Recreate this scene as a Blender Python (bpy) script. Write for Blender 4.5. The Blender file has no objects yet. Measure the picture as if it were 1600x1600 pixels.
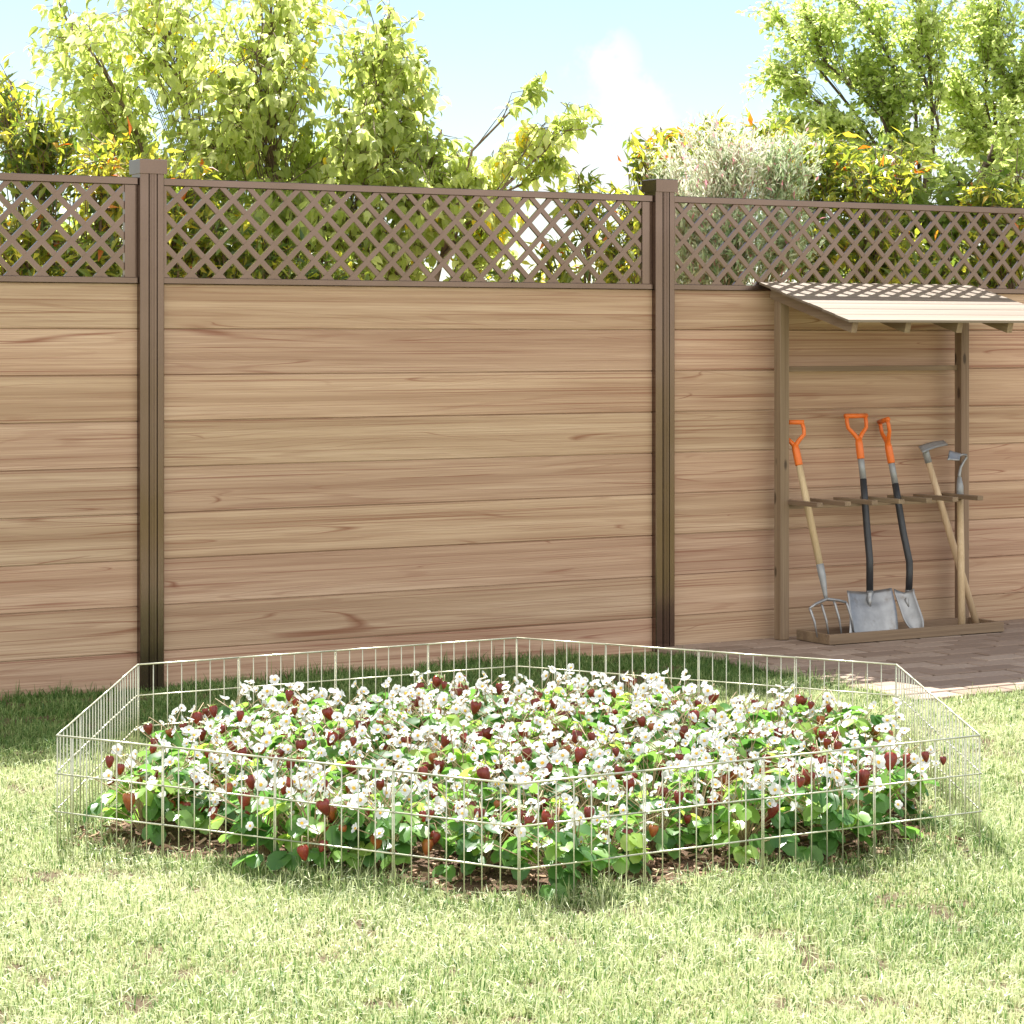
import bpy, math, random
import numpy as np
from mathutils import Vector, Matrix

random.seed(7)
rng = np.random.default_rng(11)
R = math.radians
scene = bpy.context.scene
COL = scene.collection

# ------------------------------------------------------------------ camera, sky, sun, exposure
F, HOR, CAMH = 3840.0, 527.5, 1.293
cam_d = bpy.data.cameras.new("camera")
cam_d.sensor_width = 36.0
cam_d.lens = 36.0 * F / 1600.0
cam_d.shift_y = -(800.0 - HOR) / 1600.0
cam_d.clip_start, cam_d.clip_end = 0.1, 2000.0
cam = bpy.data.objects.new("camera", cam_d)
cam.location = (0, 0, CAMH)
cam.rotation_euler = (R(90), 0, 0)
COL.objects.link(cam)
scene.camera = cam

SUN_EL = 54.0
SUN_TRAVEL = 12.0          # light travels towards -Y, this many degrees to +X
ta = R(SUN_TRAVEL)
hx, hy = math.sin(ta), -math.cos(ta)
sdir = Vector((hx * math.cos(R(SUN_EL)), hy * math.cos(R(SUN_EL)), -math.sin(R(SUN_EL))))
sun_d = bpy.data.lights.new("sun", 'SUN')
sun_d.energy = 5.0
sun_d.angle = R(0.5)
sun_d.color = (1.0, 0.965, 0.905)
sun = bpy.data.objects.new("sun", sun_d)
sun.rotation_euler = sdir.to_track_quat('-Z', 'Y').to_euler()
sun.location = (0, 20, 20)
COL.objects.link(sun)

world = bpy.data.worlds.new("World")
scene.world = world
world.use_nodes = True
wn, wl = world.node_tree.nodes, world.node_tree.links
wn.clear()
SKY_STRENGTH = 0.05
sky = wn.new('ShaderNodeTexSky')
sky.sky_type = 'NISHITA'
sky.sun_disc = False
sky.sun_elevation = R(SUN_EL)
# sun stands opposite to the travel direction; rotation is clockwise from +Y
sky.sun_rotation = math.atan2(-hx, -hy)
sky.air_density = 1.0
sky.dust_density = 0.1
sky.ozone_density = 2.4
bg = wn.new('ShaderNodeBackground')
bg.inputs[1].default_value = SKY_STRENGTH
cl = wn.new('ShaderNodeBackground')
cl.inputs[0].default_value = (1.0, 0.985, 0.97, 1)
cl.inputs[1].default_value = 0.36
tc = wn.new('ShaderNodeTexCoord')
nz = wn.new('ShaderNodeTexNoise')
nz.inputs['Scale'].default_value = 34.0
nz.inputs['Detail'].default_value = 7.0
nz.inputs['Roughness'].default_value = 0.62
wl.new(tc.outputs['Generated'], nz.inputs['Vector'])


def wmath(op, a, b=None, clamp=False):
    m = wn.new('ShaderNodeMath')
    m.operation = op
    m.use_clamp = clamp
    for i, v in enumerate((a, b)):
        if v is None:
            continue
        if hasattr(v, 'is_output'):
            wl.new(v, m.inputs[i])
        else:
            m.inputs[i].default_value = v
    return m.outputs[0]


def sky_dir(px, py):
    v = Vector(((px - 800) / F, 1.0, (HOR - py) / F))
    return v.normalized()


total = None
for px, py, rad in ((940, 105, .021), (985, 160, .021), (1020, 205, .023), (915, 255, .022), (1075, 225, .02), (990, 290, .034),
                    (850, 300, .02), (1180, 260, .03), (620, 340, .03), (1420, 270, .04), (700, 470, .03)):
    dn = wn.new('ShaderNodeVectorMath')
    dn.operation = 'DISTANCE'
    nrm = wn.new('ShaderNodeVectorMath')
    nrm.operation = 'NORMALIZE'
    wl.new(tc.outputs['Generated'], nrm.inputs[0])
    wl.new(nrm.outputs[0], dn.inputs[0])
    dn.inputs[1].default_value = sky_dir(px, py)
    q = wmath('DIVIDE', dn.outputs['Value'], rad)
    q = wmath('SUBTRACT', 1.0, q, True)
    total = q if total is None else wmath('MAXIMUM', total, q)
nn = wmath('SUBTRACT', nz.outputs['Fac'], 0.5)
nn = wmath('MULTIPLY', nn, 1.5)
msk = wmath('MULTIPLY', wmath('POWER', total, 0.6), wmath('ADD', wmath('MULTIPLY', nn, 2.8), 0.70, True))
# noise for the thin cirrus and for the clouds added behind the viewer
nz2 = wn.new('ShaderNodeTexNoise')
nz2.inputs['Scale'].default_value = 3.0
nz2.inputs['Detail'].default_value = 8.0
wl.new(tc.outputs['Generated'], nz2.inputs['Vector'])
# unseen bright cumulus added behind the viewer as fill light for the fence
dt = wn.new('ShaderNodeVectorMath')
dt.operation = 'DOT_PRODUCT'
nrm2 = wn.new('ShaderNodeVectorMath')
nrm2.operation = 'NORMALIZE'
wl.new(tc.outputs['Generated'], nrm2.inputs[0])
wl.new(nrm2.outputs[0], dt.inputs[0])
dt.inputs[1].default_value = (0.05, -0.96, 0.27)
br = wn.new('ShaderNodeMapRange')
br.interpolation_type = 'SMOOTHSTEP'
br.inputs['From Min'].default_value = -0.05
br.inputs['From Max'].default_value = 0.55
wl.new(dt.outputs['Value'], br.inputs['Value'])
back = wmath('MULTIPLY', br.outputs[0], wmath('ADD', wmath('MULTIPLY', wmath('SUBTRACT', nz2.outputs['Fac'], 0.5), 2.2), 0.85, True), True)
mr = wn.new('ShaderNodeMapRange')
mr.interpolation_type = 'SMOOTHSTEP'
mr.inputs['From Min'].default_value = 0.05
mr.inputs['From Max'].default_value = 0.95
wl.new(msk, mr.inputs['Value'])
mx = wn.new('ShaderNodeMixShader')
cirrus = wmath('ADD', wmath('MULTIPLY', nz2.outputs['Fac'], 0.22), 0.0)
wl.new(wmath('MAXIMUM', mr.outputs[0], cirrus), mx.inputs[0])
wl.new(bg.outputs[0], mx.inputs[1])
wl.new(cl.outputs[0], mx.inputs[2])
wo = wn.new('ShaderNodeOutputWorld')
wl.new(sky.outputs[0], bg.inputs[0])
cb = wn.new('ShaderNodeBackground')
cb.inputs[0].default_value = (1.0, 0.975, 0.94, 1)
cb.inputs[1].default_value = 0.62
mx2 = wn.new('ShaderNodeMixShader')
wl.new(back, mx2.inputs[0])
wl.new(mx.outputs[0], mx2.inputs[1])
wl.new(cb.outputs[0], mx2.inputs[2])
wl.new(mx2.outputs[0], wo.inputs['Surface'])

scene.view_settings.view_transform = 'Standard'
scene.view_settings.look = 'None'
scene.view_settings.exposure = 1.62
scene.view_settings.gamma = 1.0
scene.cycles.max_bounces = 8
scene.cycles.transparent_max_bounces = 8

# ------------------------------------------------------------------ frames of reference
TH = R(30.1)
CT, ST = math.cos(TH), math.sin(TH)
BX, BY = -540.0 / 424.0, F / 424.0            # a point of the fence's board plane


def along(px, d):
    """distance along the fence of the spot that stands d metres in front of it, seen at column px"""
    k = (px - 800) / F
    return (k * (BY - d * CT) - BX - d * ST) / (CT - k * ST)


T0 = along(238.2, .03)
BX += T0 * CT
BY += T0 * ST


def fw(s, y, z=0.0):
    """fence frame (along, behind, up) to world"""
    return Vector((BX + s * CT - y * ST, BY + s * ST + y * CT, z))


def PF(px, py, d):
    """fence-frame point at picture position px, py and d metres in front of the boards"""
    s = along(px, d)
    p = fw(s, -d)
    return Vector((s, -d, CAMH - (py - HOR) * p.y / F))


def PW(px, py, depth):
    return Vector(((px - 800) * depth / F, depth, CAMH - (py - HOR) * depth / F))


# ------------------------------------------------------------------ object helpers
def tag(o, label=None, cat=None, group=None, kind=None):
    if label:
        o['label'] = label
    if cat:
        o['category'] = cat
    if group:
        o['group'] = group
    if kind:
        o['kind'] = kind
    return o


def empty(name, loc, rz=0.0):
    o = bpy.data.objects.new(name, None)
    o.empty_display_size = 0.1
    o.location = loc
    o.rotation_euler = (0, 0, rz)
    COL.objects.link(o)
    return o


class MB:
    def __init__(self):
        self.v, self.f, self.a, self.m, self.sm = [], [], [], [], []

    def add(self, verts, faces, tone=0.0, mat=0, smooth=False):
        b = len(self.v)
        self.v.extend([tuple(p) for p in verts])
        self.a.extend([tone] * len(verts))
        for f in faces:
            self.f.append(tuple(i + b for i in f))
            self.m.append(mat)
            self.sm.append(smooth)

    def box(self, lo, hi, tone=0.0, mat=0, bev=0.0, M=None):
        x0, y0, z0 = lo
        x1, y1, z1 = hi
        if bev > 0:
            b = bev
            vs, idx = [], {}
            for ix, x in ((0, x0), (1, x1)):
                for iy, y in ((0, y0), (1, y1)):
                    for iz, z in ((0, z0), (1, z1)):
                        sx, sy, sz = (1 if ix == 0 else -1), (1 if iy == 0 else -1), (1 if iz == 0 else -1)
                        idx[(ix, iy, iz, 0)] = len(vs); vs.append((x, y + sy * b, z + sz * b))
                        idx[(ix, iy, iz, 1)] = len(vs); vs.append((x + sx * b, y, z + sz * b))
                        idx[(ix, iy, iz, 2)] = len(vs); vs.append((x + sx * b, y + sy * b, z))
            fs = []
            I = idx
            for ax in range(3):
                for sd in (0, 1):
                    q = []
                    for (p, r) in ((0, 0), (1, 0), (1, 1), (0, 1)):
                        key = [0, 0, 0]
                        o1, o2 = [k for k in range(3) if k != ax]
                        key[ax] = sd; key[o1] = p; key[o2] = r
                        q.append(I[(key[0], key[1], key[2], ax)])
                    fs.append(q)
            for ax in range(3):
                o1, o2 = [k for k in range(3) if k != ax]
                for p in (0, 1):
                    for r in (0, 1):
                        k0 = [0, 0, 0]; k0[o1] = p; k0[o2] = r
                        k1 = list(k0); k1[ax] = 1
                        fs.append([I[(*k0, o1)], I[(*k1, o1)], I[(*k1, o2)], I[(*k0, o2)]])
            for key in [(a, c, e) for a in (0, 1) for c in (0, 1) for e in (0, 1)]:
                fs.append([I[(*key, 0)], I[(*key, 1)], I[(*key, 2)]])
        else:
            vs = [(x0, y0, z0), (x1, y0, z0), (x1, y1, z0), (x0, y1, z0), (x0, y0, z1), (x1, y0, z1), (x1, y1, z1), (x0, y1, z1)]
            fs = [(0, 3, 2, 1), (4, 5, 6, 7), (0, 1, 5, 4), (1, 2, 6, 5), (2, 3, 7, 6), (3, 0, 4, 7)]
        # make every face point outwards
        c = Vector(((x0 + x1) / 2, (y0 + y1) / 2, (z0 + z1) / 2))
        out = []
        for f in fs:
            p = [Vector(vs[i]) for i in f]
            n = (p[1] - p[0]).cross(p[2] - p[0])
            m = sum(p, Vector()) / len(p)
            out.append(f if n.dot(m - c) > 0 else list(reversed(f)))
        if M is not None:
            vs = [M @ Vector(p) for p in vs]
        self.add(vs, out, tone, mat)

    def beam(self, a, b, w, h, tone=0.0, up=Vector((0, 0, 1)), bev=0.0):
        """square bar from a to b, w across and h along up"""
        a, b = Vector(a), Vector(b)
        y = (b - a)
        L = y.length
        y.normalize()
        z = (up - y * up.dot(y)).normalized()
        x = y.cross(z)
        M = Matrix(((x.x, y.x, z.x, a.x), (x.y, y.y, z.y, a.y), (x.z, y.z, z.z, a.z), (0, 0, 0, 1)))
        self.box((-w / 2, 0, -h / 2), (w / 2, L, h / 2), tone, 0, bev, M)

    def tube(self, pts, rad, n=8, tone=0.0, caps=True, smooth=True, flat=1.0):
        pts = [Vector(p) for p in pts]
        if not hasattr(rad, '__len__'):
            rad = [rad] * len(pts)
        ref = Vector((0.31, 0.17, 0.94))
        vs, fs = [], []
        prev = None
        for i, p in enumerate(pts):
            t = (pts[min(i + 1, len(pts) - 1)] - pts[max(i - 1, 0)]).normalized()
            if prev is None:
                r0 = ref if abs(t.dot(ref)) < .93 else Vector((1, 0, 0))
                x = (r0 - t * r0.dot(t)).normalized()
            else:
                x = (prev - t * prev.dot(t)).normalized()
            prev = x
            y = t.cross(x)
            for k in range(n):
                a = 2 * math.pi * k / n
                vs.append(p + (x * math.cos(a) + y * math.sin(a) * flat) * rad[i])
        for i in range(len(pts) - 1):
            for k in range(n):
                k2 = (k + 1) % n
                fs.append((i * n + k, i * n + k2, (i + 1) * n + k2, (i + 1) * n + k))
        if caps:
            fs.append(tuple(reversed(range(n))))
            fs.append(tuple((len(pts) - 1) * n + k for k in range(n)))
        self.add(vs, fs, tone, 0, smooth)

    def build(self, name, mats, parent=None, off=(0, 0, 0)):
        me = bpy.data.meshes.new(name)
        o = Vector(off)
        me.from_pydata([(p[0] - o.x, p[1] - o.y, p[2] - o.z) for p in self.v], [], self.f)
        if not isinstance(mats, (list, tuple)):
            mats = [mats]
        for m in mats:
            me.materials.append(m)
        at = me.attributes.new('tone', 'FLOAT', 'POINT')
        at.data.foreach_set('value', np.array(self.a, dtype=np.float32))
        me.polygons.foreach_set('material_index', np.array(self.m, dtype=np.int32))
        me.polygons.foreach_set('use_smooth', np.array(self.sm, dtype=bool))
        me.update()
        ob = bpy.data.objects.new(name, me)
        COL.objects.link(ob)
        if parent:
            ob.parent = parent
        return ob


def np_mesh(name, V, Fc, tone, mat, parent=None, smooth=False, tone2=None):
    """mesh from numpy: V (n,3); Fc list of (k,m) index arrays"""
    me = bpy.data.meshes.new(name)
    V = np.ascontiguousarray(V, dtype=np.float32)
    me.vertices.add(len(V))
    me.vertices.foreach_set('co', V.ravel())
    loops = np.concatenate([f.ravel() for f in Fc]).astype(np.int32)
    sizes = np.concatenate([np.full(len(f), f.shape[1], dtype=np.int32) for f in Fc])
    starts = np.concatenate([[0], np.cumsum(sizes)[:-1]]).astype(np.int32)
    me.loops.add(len(loops))
    me.loops.foreach_set('vertex_index', loops)
    me.polygons.add(len(sizes))
    me.polygons.foreach_set('loop_start', starts)
    me.polygons.foreach_set('loop_total', sizes)
    me.polygons.foreach_set('use_smooth', np.full(len(sizes), smooth, dtype=bool))
    at = me.attributes.new('tone', 'FLOAT', 'POINT')
    at.data.foreach_set('value', np.ascontiguousarray(tone, dtype=np.float32))
    if tone2 is not None:
        at = me.attributes.new('tip', 'FLOAT', 'POINT')
        at.data.foreach_set('value', np.ascontiguousarray(tone2, dtype=np.float32))
    me.materials.append(mat)
    me.update(calc_edges=True)
    me.validate()
    ob = bpy.data.objects.new(name, me)
    COL.objects.link(ob)
    if parent:
        ob.parent = parent
    return ob


# ------------------------------------------------------------------ materials
class Mat:
    def __init__(self, name):
        self.m = bpy.data.materials.new(name)
        self.m.use_nodes = True
        self.n, self.l = self.m.node_tree.nodes, self.m.node_tree.links
        self.n.clear()
        self.out = self.n.new('ShaderNodeOutputMaterial')

    def node(self, t, **k):
        x = self.n.new(t)
        for a, b in k.items():
            setattr(x, a, b)
        return x

    def put(self, sock, v):
        if hasattr(v, 'is_output'):
            self.l.new(v, sock)
        elif isinstance(v, tuple) and len(v) == 3 and sock.type == 'RGBA':
            sock.default_value = (*v, 1)
        else:
            sock.default_value = v

    def attr(self, name='tone'):
        x = self.node('ShaderNodeAttribute', attribute_name=name)
        return x.outputs['Fac']

    def coord(self, scale=(1, 1, 1), loc=None, kind='Object'):
        c = self.node('ShaderNodeTexCoord')
        mp = self.node('ShaderNodeMapping')
        mp.inputs['Scale'].default_value = scale
        self.l.new(c.outputs[kind], mp.inputs['Vector'])
        if loc is not None:
            self.put(mp.inputs['Location'], loc)
        return mp.outputs[0]

    def noise(self, vec, scale, detail=4, rough=.55, dist=0.0):
        x = self.node('ShaderNodeTexNoise')
        x.inputs['Scale'].default_value = scale
        x.inputs['Detail'].default_value = detail
        x.inputs['Roughness'].default_value = rough
        x.inputs['Distortion'].default_value = dist
        self.l.new(vec, x.inputs['Vector'])
        return x.outputs['Fac']

    def math(self, op, a, b=0.0, clamp=False):
        x = self.node('ShaderNodeMath', operation=op, use_clamp=clamp)
        self.put(x.inputs[0], a)
        self.put(x.inputs[1], b)
        return x.outputs[0]

    def ramp(self, fac, stops, interp='LINEAR'):
        x = self.node('ShaderNodeValToRGB')
        x.color_ramp.interpolation = interp
        e = x.color_ramp.elements
        while len(e) < len(stops):
            e.new(0.5)
        for i, (p, c) in enumerate(stops):
            e[i].position = p
            e[i].color = (*c, 1) if isinstance(c, tuple) else (c, c, c, 1)
        self.put(x.inputs[0], fac)
        return x.outputs[0]

    def range(self, v, a, b, c=0.0, d=1.0, smooth=True):
        x = self.node('ShaderNodeMapRange')
        if smooth:
            x.interpolation_type = 'SMOOTHSTEP'
        self.put(x.inputs['Value'], v)
        x.inputs['From Min'].default_value = a
        x.inputs['From Max'].default_value = b
        x.inputs['To Min'].default_value = c
        x.inputs['To Max'].default_value = d
        return x.outputs[0]

    def mix(self, f, a, b, mode='MIX'):
        x = self.node('ShaderNodeMix', data_type='RGBA', blend_type=mode)
        self.put(x.inputs[0], f)
        self.put(x.inputs[6], a)
        self.put(x.inputs[7], b)
        return x.outputs[2]

    def bump(self, h, strength=.3, dist=.01):
        x = self.node('ShaderNodeBump')
        x.inputs['Strength'].default_value = strength
        x.inputs['Distance'].default_value = dist
        self.put(x.inputs['Height'], h)
        return x.outputs[0]

    def pbr(self, color, rough=.6, metal=0.0, spec=.5, normal=None, coat=0.0):
        p = self.node('ShaderNodeBsdfPrincipled')
        self.put(p.inputs['Base Color'], color)
        self.put(p.inputs['Roughness'], rough)
        self.put(p.inputs['Metallic'], metal)
        p.inputs['Specular IOR Level'].default_value = spec
        p.inputs['Coat Weight'].default_value = coat
        if normal is not None:
            self.l.new(normal, p.inputs['Normal'])
        return p.outputs[0]

    def done(self, sh):
        self.l.new(sh, self.out.inputs['Surface'])
        return self.m


def leaf_mat(name, stops, trans=.4, rough=.45, tgain=1.6, spec=.5):
    M = Mat(name)
    c = M.ramp(M.attr('tone'), stops)
    sh = M.pbr(c, rough, 0, spec)
    t = M.node('ShaderNodeBsdfTranslucent')
    hs = M.node('ShaderNodeHueSaturation')
    hs.inputs['Hue'].default_value = .485
    hs.inputs['Saturation'].default_value = 1.08
    hs.inputs['Value'].default_value = tgain
    M.l.new(c, hs.inputs['Color'])
    M.l.new(hs.outputs[0], t.inputs['Color'])
    mx_ = M.node('ShaderNodeMixShader')
    mx_.inputs[0].default_value = trans
    M.l.new(sh, mx_.inputs[1])
    M.l.new(t.outputs[0], mx_.inputs[2])
    return M.done(mx_.outputs[0])


def grain_wood(name, pale, mid, dark, streak, axis='x', streaks=1.0, rough=.6, knots=False, fine=1.0):
    """boards sawn along one axis of the object"""
    M = Mat(name)
    tone = M.attr('tone')
    off = M.node('ShaderNodeCombineXYZ')
    M.put(off.inputs[0], M.math('MULTIPLY', tone, 37.3))
    M.put(off.inputs[1], M.math('MULTIPLY', tone, 11.7))
    M.put(off.inputs[2], M.math('MULTIPLY', tone, 23.9))

    def sc(along_, across):
        k = {'x': (along_, across, across), 'y': (across, along_, across), 'z': (across, across, along_)}[axis]
        return M.coord(k, off.outputs[0])
    # slow bands, fibres and growth rings that wander along the board
    band = M.noise(sc(.45, 24), 1.0, 3, .5)
    fibre = M.noise(sc(2.2, 240 * fine), 1.0, 3, .6)
    warp = M.noise(sc(.36, 6.5), 1.0, 2, .45, .25)
    ringv = M.math('SINE', M.math('ADD', M.math('MULTIPLY', warp, 95.0), M.math('MULTIPLY', band, 14.0)))
    ring = M.range(ringv, .55, 1.0)
    fine2 = M.noise(sc(.8, 75), 1.0, 3, .55)
    base = M.ramp(band, [(.34, dark), (.5, mid), (.64, pale)])
    base = M.mix(M.range(fine2, .44, .62, 0, .34), base, dark)
    base = M.mix(M.range(fibre, .40, .64, 0, .40), base, tuple(.5 * (p + q) for p, q in zip(dark, streak)))
    ringmask = M.math('MULTIPLY', ring, M.range(M.noise(sc(.8, 14), 1.0, 2), .47, .60, .0, .20 * streaks))
    base = M.mix(ringmask, base, streak)
    # long resin streaks: thin contour lines that hook and die out
    for k1, k2, th, am in ((.42, 9.0, .50, .75), (.75, 15.0, .46, .6)):
        cont = M.noise(sc(k1, k2), 1.0, 1, .4, .15)
        wid = M.range(M.noise(sc(2.2, k2 * 1.7), 1.0, 1), .38, .66, .004, .018)
        line = M.math('SUBTRACT', 1.0, M.math('DIVIDE', M.math('ABSOLUTE', M.math('SUBTRACT', cont, th)), wid), True)
        msk_ = M.range(M.noise(sc(2.4 * k1, k2 * 1.3), 1.0, 1), .52, .62, 0, am * streaks)
        base = M.mix(M.math('MULTIPLY', line, msk_), base, streak)
    hair = M.noise(sc(.55, 130), 1.0, 2, .45, .2)
    base = M.mix(M.range(hair, .60, .68, 0, .55 * streaks), base, streak)
    if knots:
        vo = M.node('ShaderNodeTexVoronoi')
        vo.inputs['Scale'].default_value = 1.0
        M.l.new(sc(6, 16), vo.inputs['Vector'])
        kn = M.range(vo.outputs['Distance'], .10, .2, 1, 0)
        base = M.mix(M.math('MULTIPLY', kn, .8), base, tuple(x * .3 for x in streak))
    var = M.math('ADD', .93, M.math('MULTIPLY', M.math('FRACT', M.math('MULTIPLY', tone, 7.77)), .14))
    hs = M.node('ShaderNodeHueSaturation')
    M.l.new(base, hs.inputs['Color'])
    M.put(hs.inputs['Value'], var)
    M.put(hs.inputs['Hue'], M.math('ADD', .491, M.math('MULTIPLY', M.math('FRACT', M.math('MULTIPLY', tone, 3.31)), .014)))
    h = M.math('ADD', M.math('MULTIPLY', fibre, .6), M.math('MULTIPLY', ring, -.5))
    return M.done(M.pbr(hs.outputs[0], rough, 0, .35, M.bump(h, .35, .002)))


def plain(name, color, rough=.5, metal=0.0, spec=.5, coat=0.0, speck=.08, scale=40.0):
    M = Mat(name)
    n = M.noise(M.coord(), scale, 4)
    c = M.mix(M.range(n, .3, .7), tuple(x * (1 - speck) for x in color), tuple(min(1, x * (1 + speck)) for x in color))
    r = M.range(M.noise(M.coord(), scale * .4, 3), .3, .7, max(.05, rough - .07), rough + .07)
    return M.done(M.pbr(c, r, metal, spec, None, coat))


FENCE_WOOD = grain_wood("fence_wood", (.56, .405, .282), (.50, .348, .234), (.39, .255, .165), (.20, .066, .030))
ROOF_WOOD = grain_wood("roof_wood", (.235, .19, .145), (.21, .165, .122), (.17, .13, .095), (.15, .10, .06), streaks=.6)
SHED_WOOD_Z = grain_wood("post_wood", (.30, .215, .145), (.265, .185, .122), (.215, .145, .093), (.12, .07, .04), axis='z', streaks=.5, knots=True)
SHED_WOOD_X = grain_wood("rail_wood", (.30, .22, .14), (.26, .185, .115), (.20, .14, .09), (.12, .07, .04), axis='x', streaks=.4)
SHED_WOOD_Y = grain_wood("slat_wood", (.29, .22, .14), (.25, .185, .115), (.20, .14, .09), (.12, .07, .04), axis='y', streaks=.4)
ALU = plain("brown_aluminium", (.180, .128, .102), .19, .88, .5, 0, .03, 6)
ASH = grain_wood("handle_wood", (.66, .52, .34), (.62, .47, .29), (.54, .40, .24), (.38, .24, .12), axis='z', streaks=.25)
STEEL = plain("worn_steel", (.33, .335, .34), .46, .7, .5, 0, .14, 18)
_m = STEEL.node_tree
_p = [n_ for n_ in _m.nodes if n_.type == 'BSDF_PRINCIPLED'][0]
_src = _p.inputs['Base Color'].links[0].from_socket
_tc = _m.nodes.new('ShaderNodeTexCoord')
_nz = _m.nodes.new('ShaderNodeTexNoise')
_nz.inputs['Scale'].default_value = 14
_nz.inputs['Detail'].default_value = 8
_nz.inputs['Roughness'].default_value = .7
_m.links.new(_tc.outputs['Object'], _nz.inputs['Vector'])
_mr = _m.nodes.new('ShaderNodeMapRange')
_mr.inputs['From Min'].default_value, _mr.inputs['From Max'].default_value, _mr.inputs['To Max'].default_value = .52, .72, .65
_m.links.new(_nz.outputs['Fac'], _mr.inputs['Value'])
_mx = _m.nodes.new('ShaderNodeMix')
_mx.data_type = 'RGBA'
_m.links.new(_mr.outputs[0], _mx.inputs[0])
_m.links.new(_src, _mx.inputs[6])
_mx.inputs[7].default_value = (.17, .13, .10, 1)
_m.links.new(_mx.outputs[2], _p.inputs['Base Color'])
GREY_PAINT = plain("grey_paint", (.30, .31, .315), .45, .2, .5, 0, .06)
ORANGE = plain("orange_plastic", (.78, .17, .022), .38, 0, .5, 0, .04)
BLACK = plain("black_shaft", (.030, .032, .036), .42, 0, .5, 0, .1)
WIRE = plain("galvanised_wire", (.57, .57, .44), .36, .65, .5, 0, .05, 60)
BARK = plain("grey_bark", (.17, .125, .085), .85, 0, .2, 0, .3, 30)
DARK_BARK = plain("dark_bark", (.12, .09, .068), .85, 0, .2, 0, .3, 30)
STEM = plain("plant_stem", (.36, .27, .16), .6, 0, .3, 0, .2, 60)
PETAL = leaf_mat("white_petal", [(0, (.70, .71, .72)), (1, (.80, .81, .81))], .3, .6, 1.0, .2)
YOLK = plain("yellow_stamen", (.75, .47, .06), .6, 0, .3, 0, .2, 300)
CALYX = leaf_mat("berry_calyx", [(0, (.16, .25, .06)), (1, (.2, .28, .09))], .3)


def berry_mat(name, a, b):
    M = Mat(name)
    v = M.node('ShaderNodeTexVoronoi')
    v.inputs['Scale'].default_value = 260
    M.l.new(M.coord(), v.inputs['Vector'])
    g = M.range(v.outputs['Distance'], .1, .35)
    z = M.noise(M.coord(), 30, 2)
    c = M.mix(M.range(z, .35, .65), a, b)
    c = M.mix(M.math('MULTIPLY', M.math('SUBTRACT', 1.0, g), .25), c, (.4, .2, .05))
    return M.done(M.pbr(c, .3, 0, .5, M.bump(g, .35, .001)))


BERRIES = [berry_mat("dark_red_berry", (.13, .016, .014), (.22, .028, .020)), berry_mat("red_berry", (.26, .028, .012), (.17, .016, .014)),
           berry_mat("brown_red_berry", (.22, .05, .018), (.34, .105, .028))]
LEAF_BERRY = leaf_mat("strawberry_leaf", [(0, (.06, .155, .038)), (.4, (.11, .245, .058)), (.7, (.19, .34, .075)), (1, (.30, .43, .09))], .44, .34, 1.95)
LEAF_BIG = leaf_mat("lime_leaf", [(0, (.16, .21, .045)), (.4, (.315, .39, .115)), (.85, (.50, .55, .27)), (.98, (.54, .57, .29)), (1, (.70, .56, .06))], .62, .4, 1.95)
LEAF_PHOT = leaf_mat("photinia_leaf", [(0, (.05, .10, .022)), (.35, (.12, .175, .032)), (.6, (.30, .34, .05)), (.86, (.52, .50, .08)), (.96, (.56, .36, .05)), (1, (.48, .17, .04))], .45, .35, 2.0)
LEAF_WILLOW = leaf_mat("willow_leaf", [(0, (.06, .15, .05)), (.35, (.24, .36, .17)), (.7, (.50, .59, .38)), (.92, (.66, .68, .55)), (1, (.55, .2, .24))], .35, .5, 1.3)
LEAF_SMALL = leaf_mat("hawthorn_leaf", [(0, (.10, .165, .035)), (.5, (.30, .385, .11)), (1, (.52, .59, .30))], .60, .42, 1.95)
GRASS = None

# ------------------------------------------------------------------ ground: lawn, bed, path
M = Mat("lawn_ground")
co = M.coord()
n1 = M.noise(co, 2.2, 5)
n2 = M.noise(co, 38, 4, .65)
n3 = M.noise(co, 220, 3, .6)
c = M.ramp(n2, [(.3, (.14, .12, .06)), (.5, (.28, .28, .12)), (.7, (.40, .40, .20))])
c = M.mix(M.range(n3, .4, .65, 0, .5), c, (.10, .075, .04))
c = M.mix(M.range(n1, .5, .68, 0, .5), c, (.17, .12, .075))
c = M.mix(M.math('MULTIPLY', M.attr('tone'), .85), c, M.mix(n3, (.05, .032, .02), (.17, .105, .068)))
LAWN = M.done(M.pbr(c, .9, 0, .2, M.bump(M.math('ADD', n2, n3), .7, .02)))


def vnoise(x, y, s, seed):
    """cheap smooth value noise"""
    r = np.random.default_rng(seed)
    G = r.random((128, 128))
    u, v = x * s + 40, y * s + 40
    i, j = np.floor(u).astype(int), np.floor(v).astype(int)
    fu, fv = u - i, v - j
    fu, fv = fu * fu * (3 - 2 * fu), fv * fv * (3 - 2 * fv)
    g = lambda a, b: G[a % 128, b % 128]
    return (g(i, j) * (1 - fu) + g(i + 1, j) * fu) * (1 - fv) + (g(i, j + 1) * (1 - fu) + g(i + 1, j + 1) * fu) * fv


def bare(x, y):
    """0 in full turf, 1 where the turf has worn through"""
    b = vnoise(x, y, 8.0, 15) * .55 + vnoise(x, y, 21.0, 16) * .45
    w = vnoise(x, y, 1.7, 17)
    return np.clip((b - .59 + .20 * (w - .5)) / .09, 0, 1)


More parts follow.
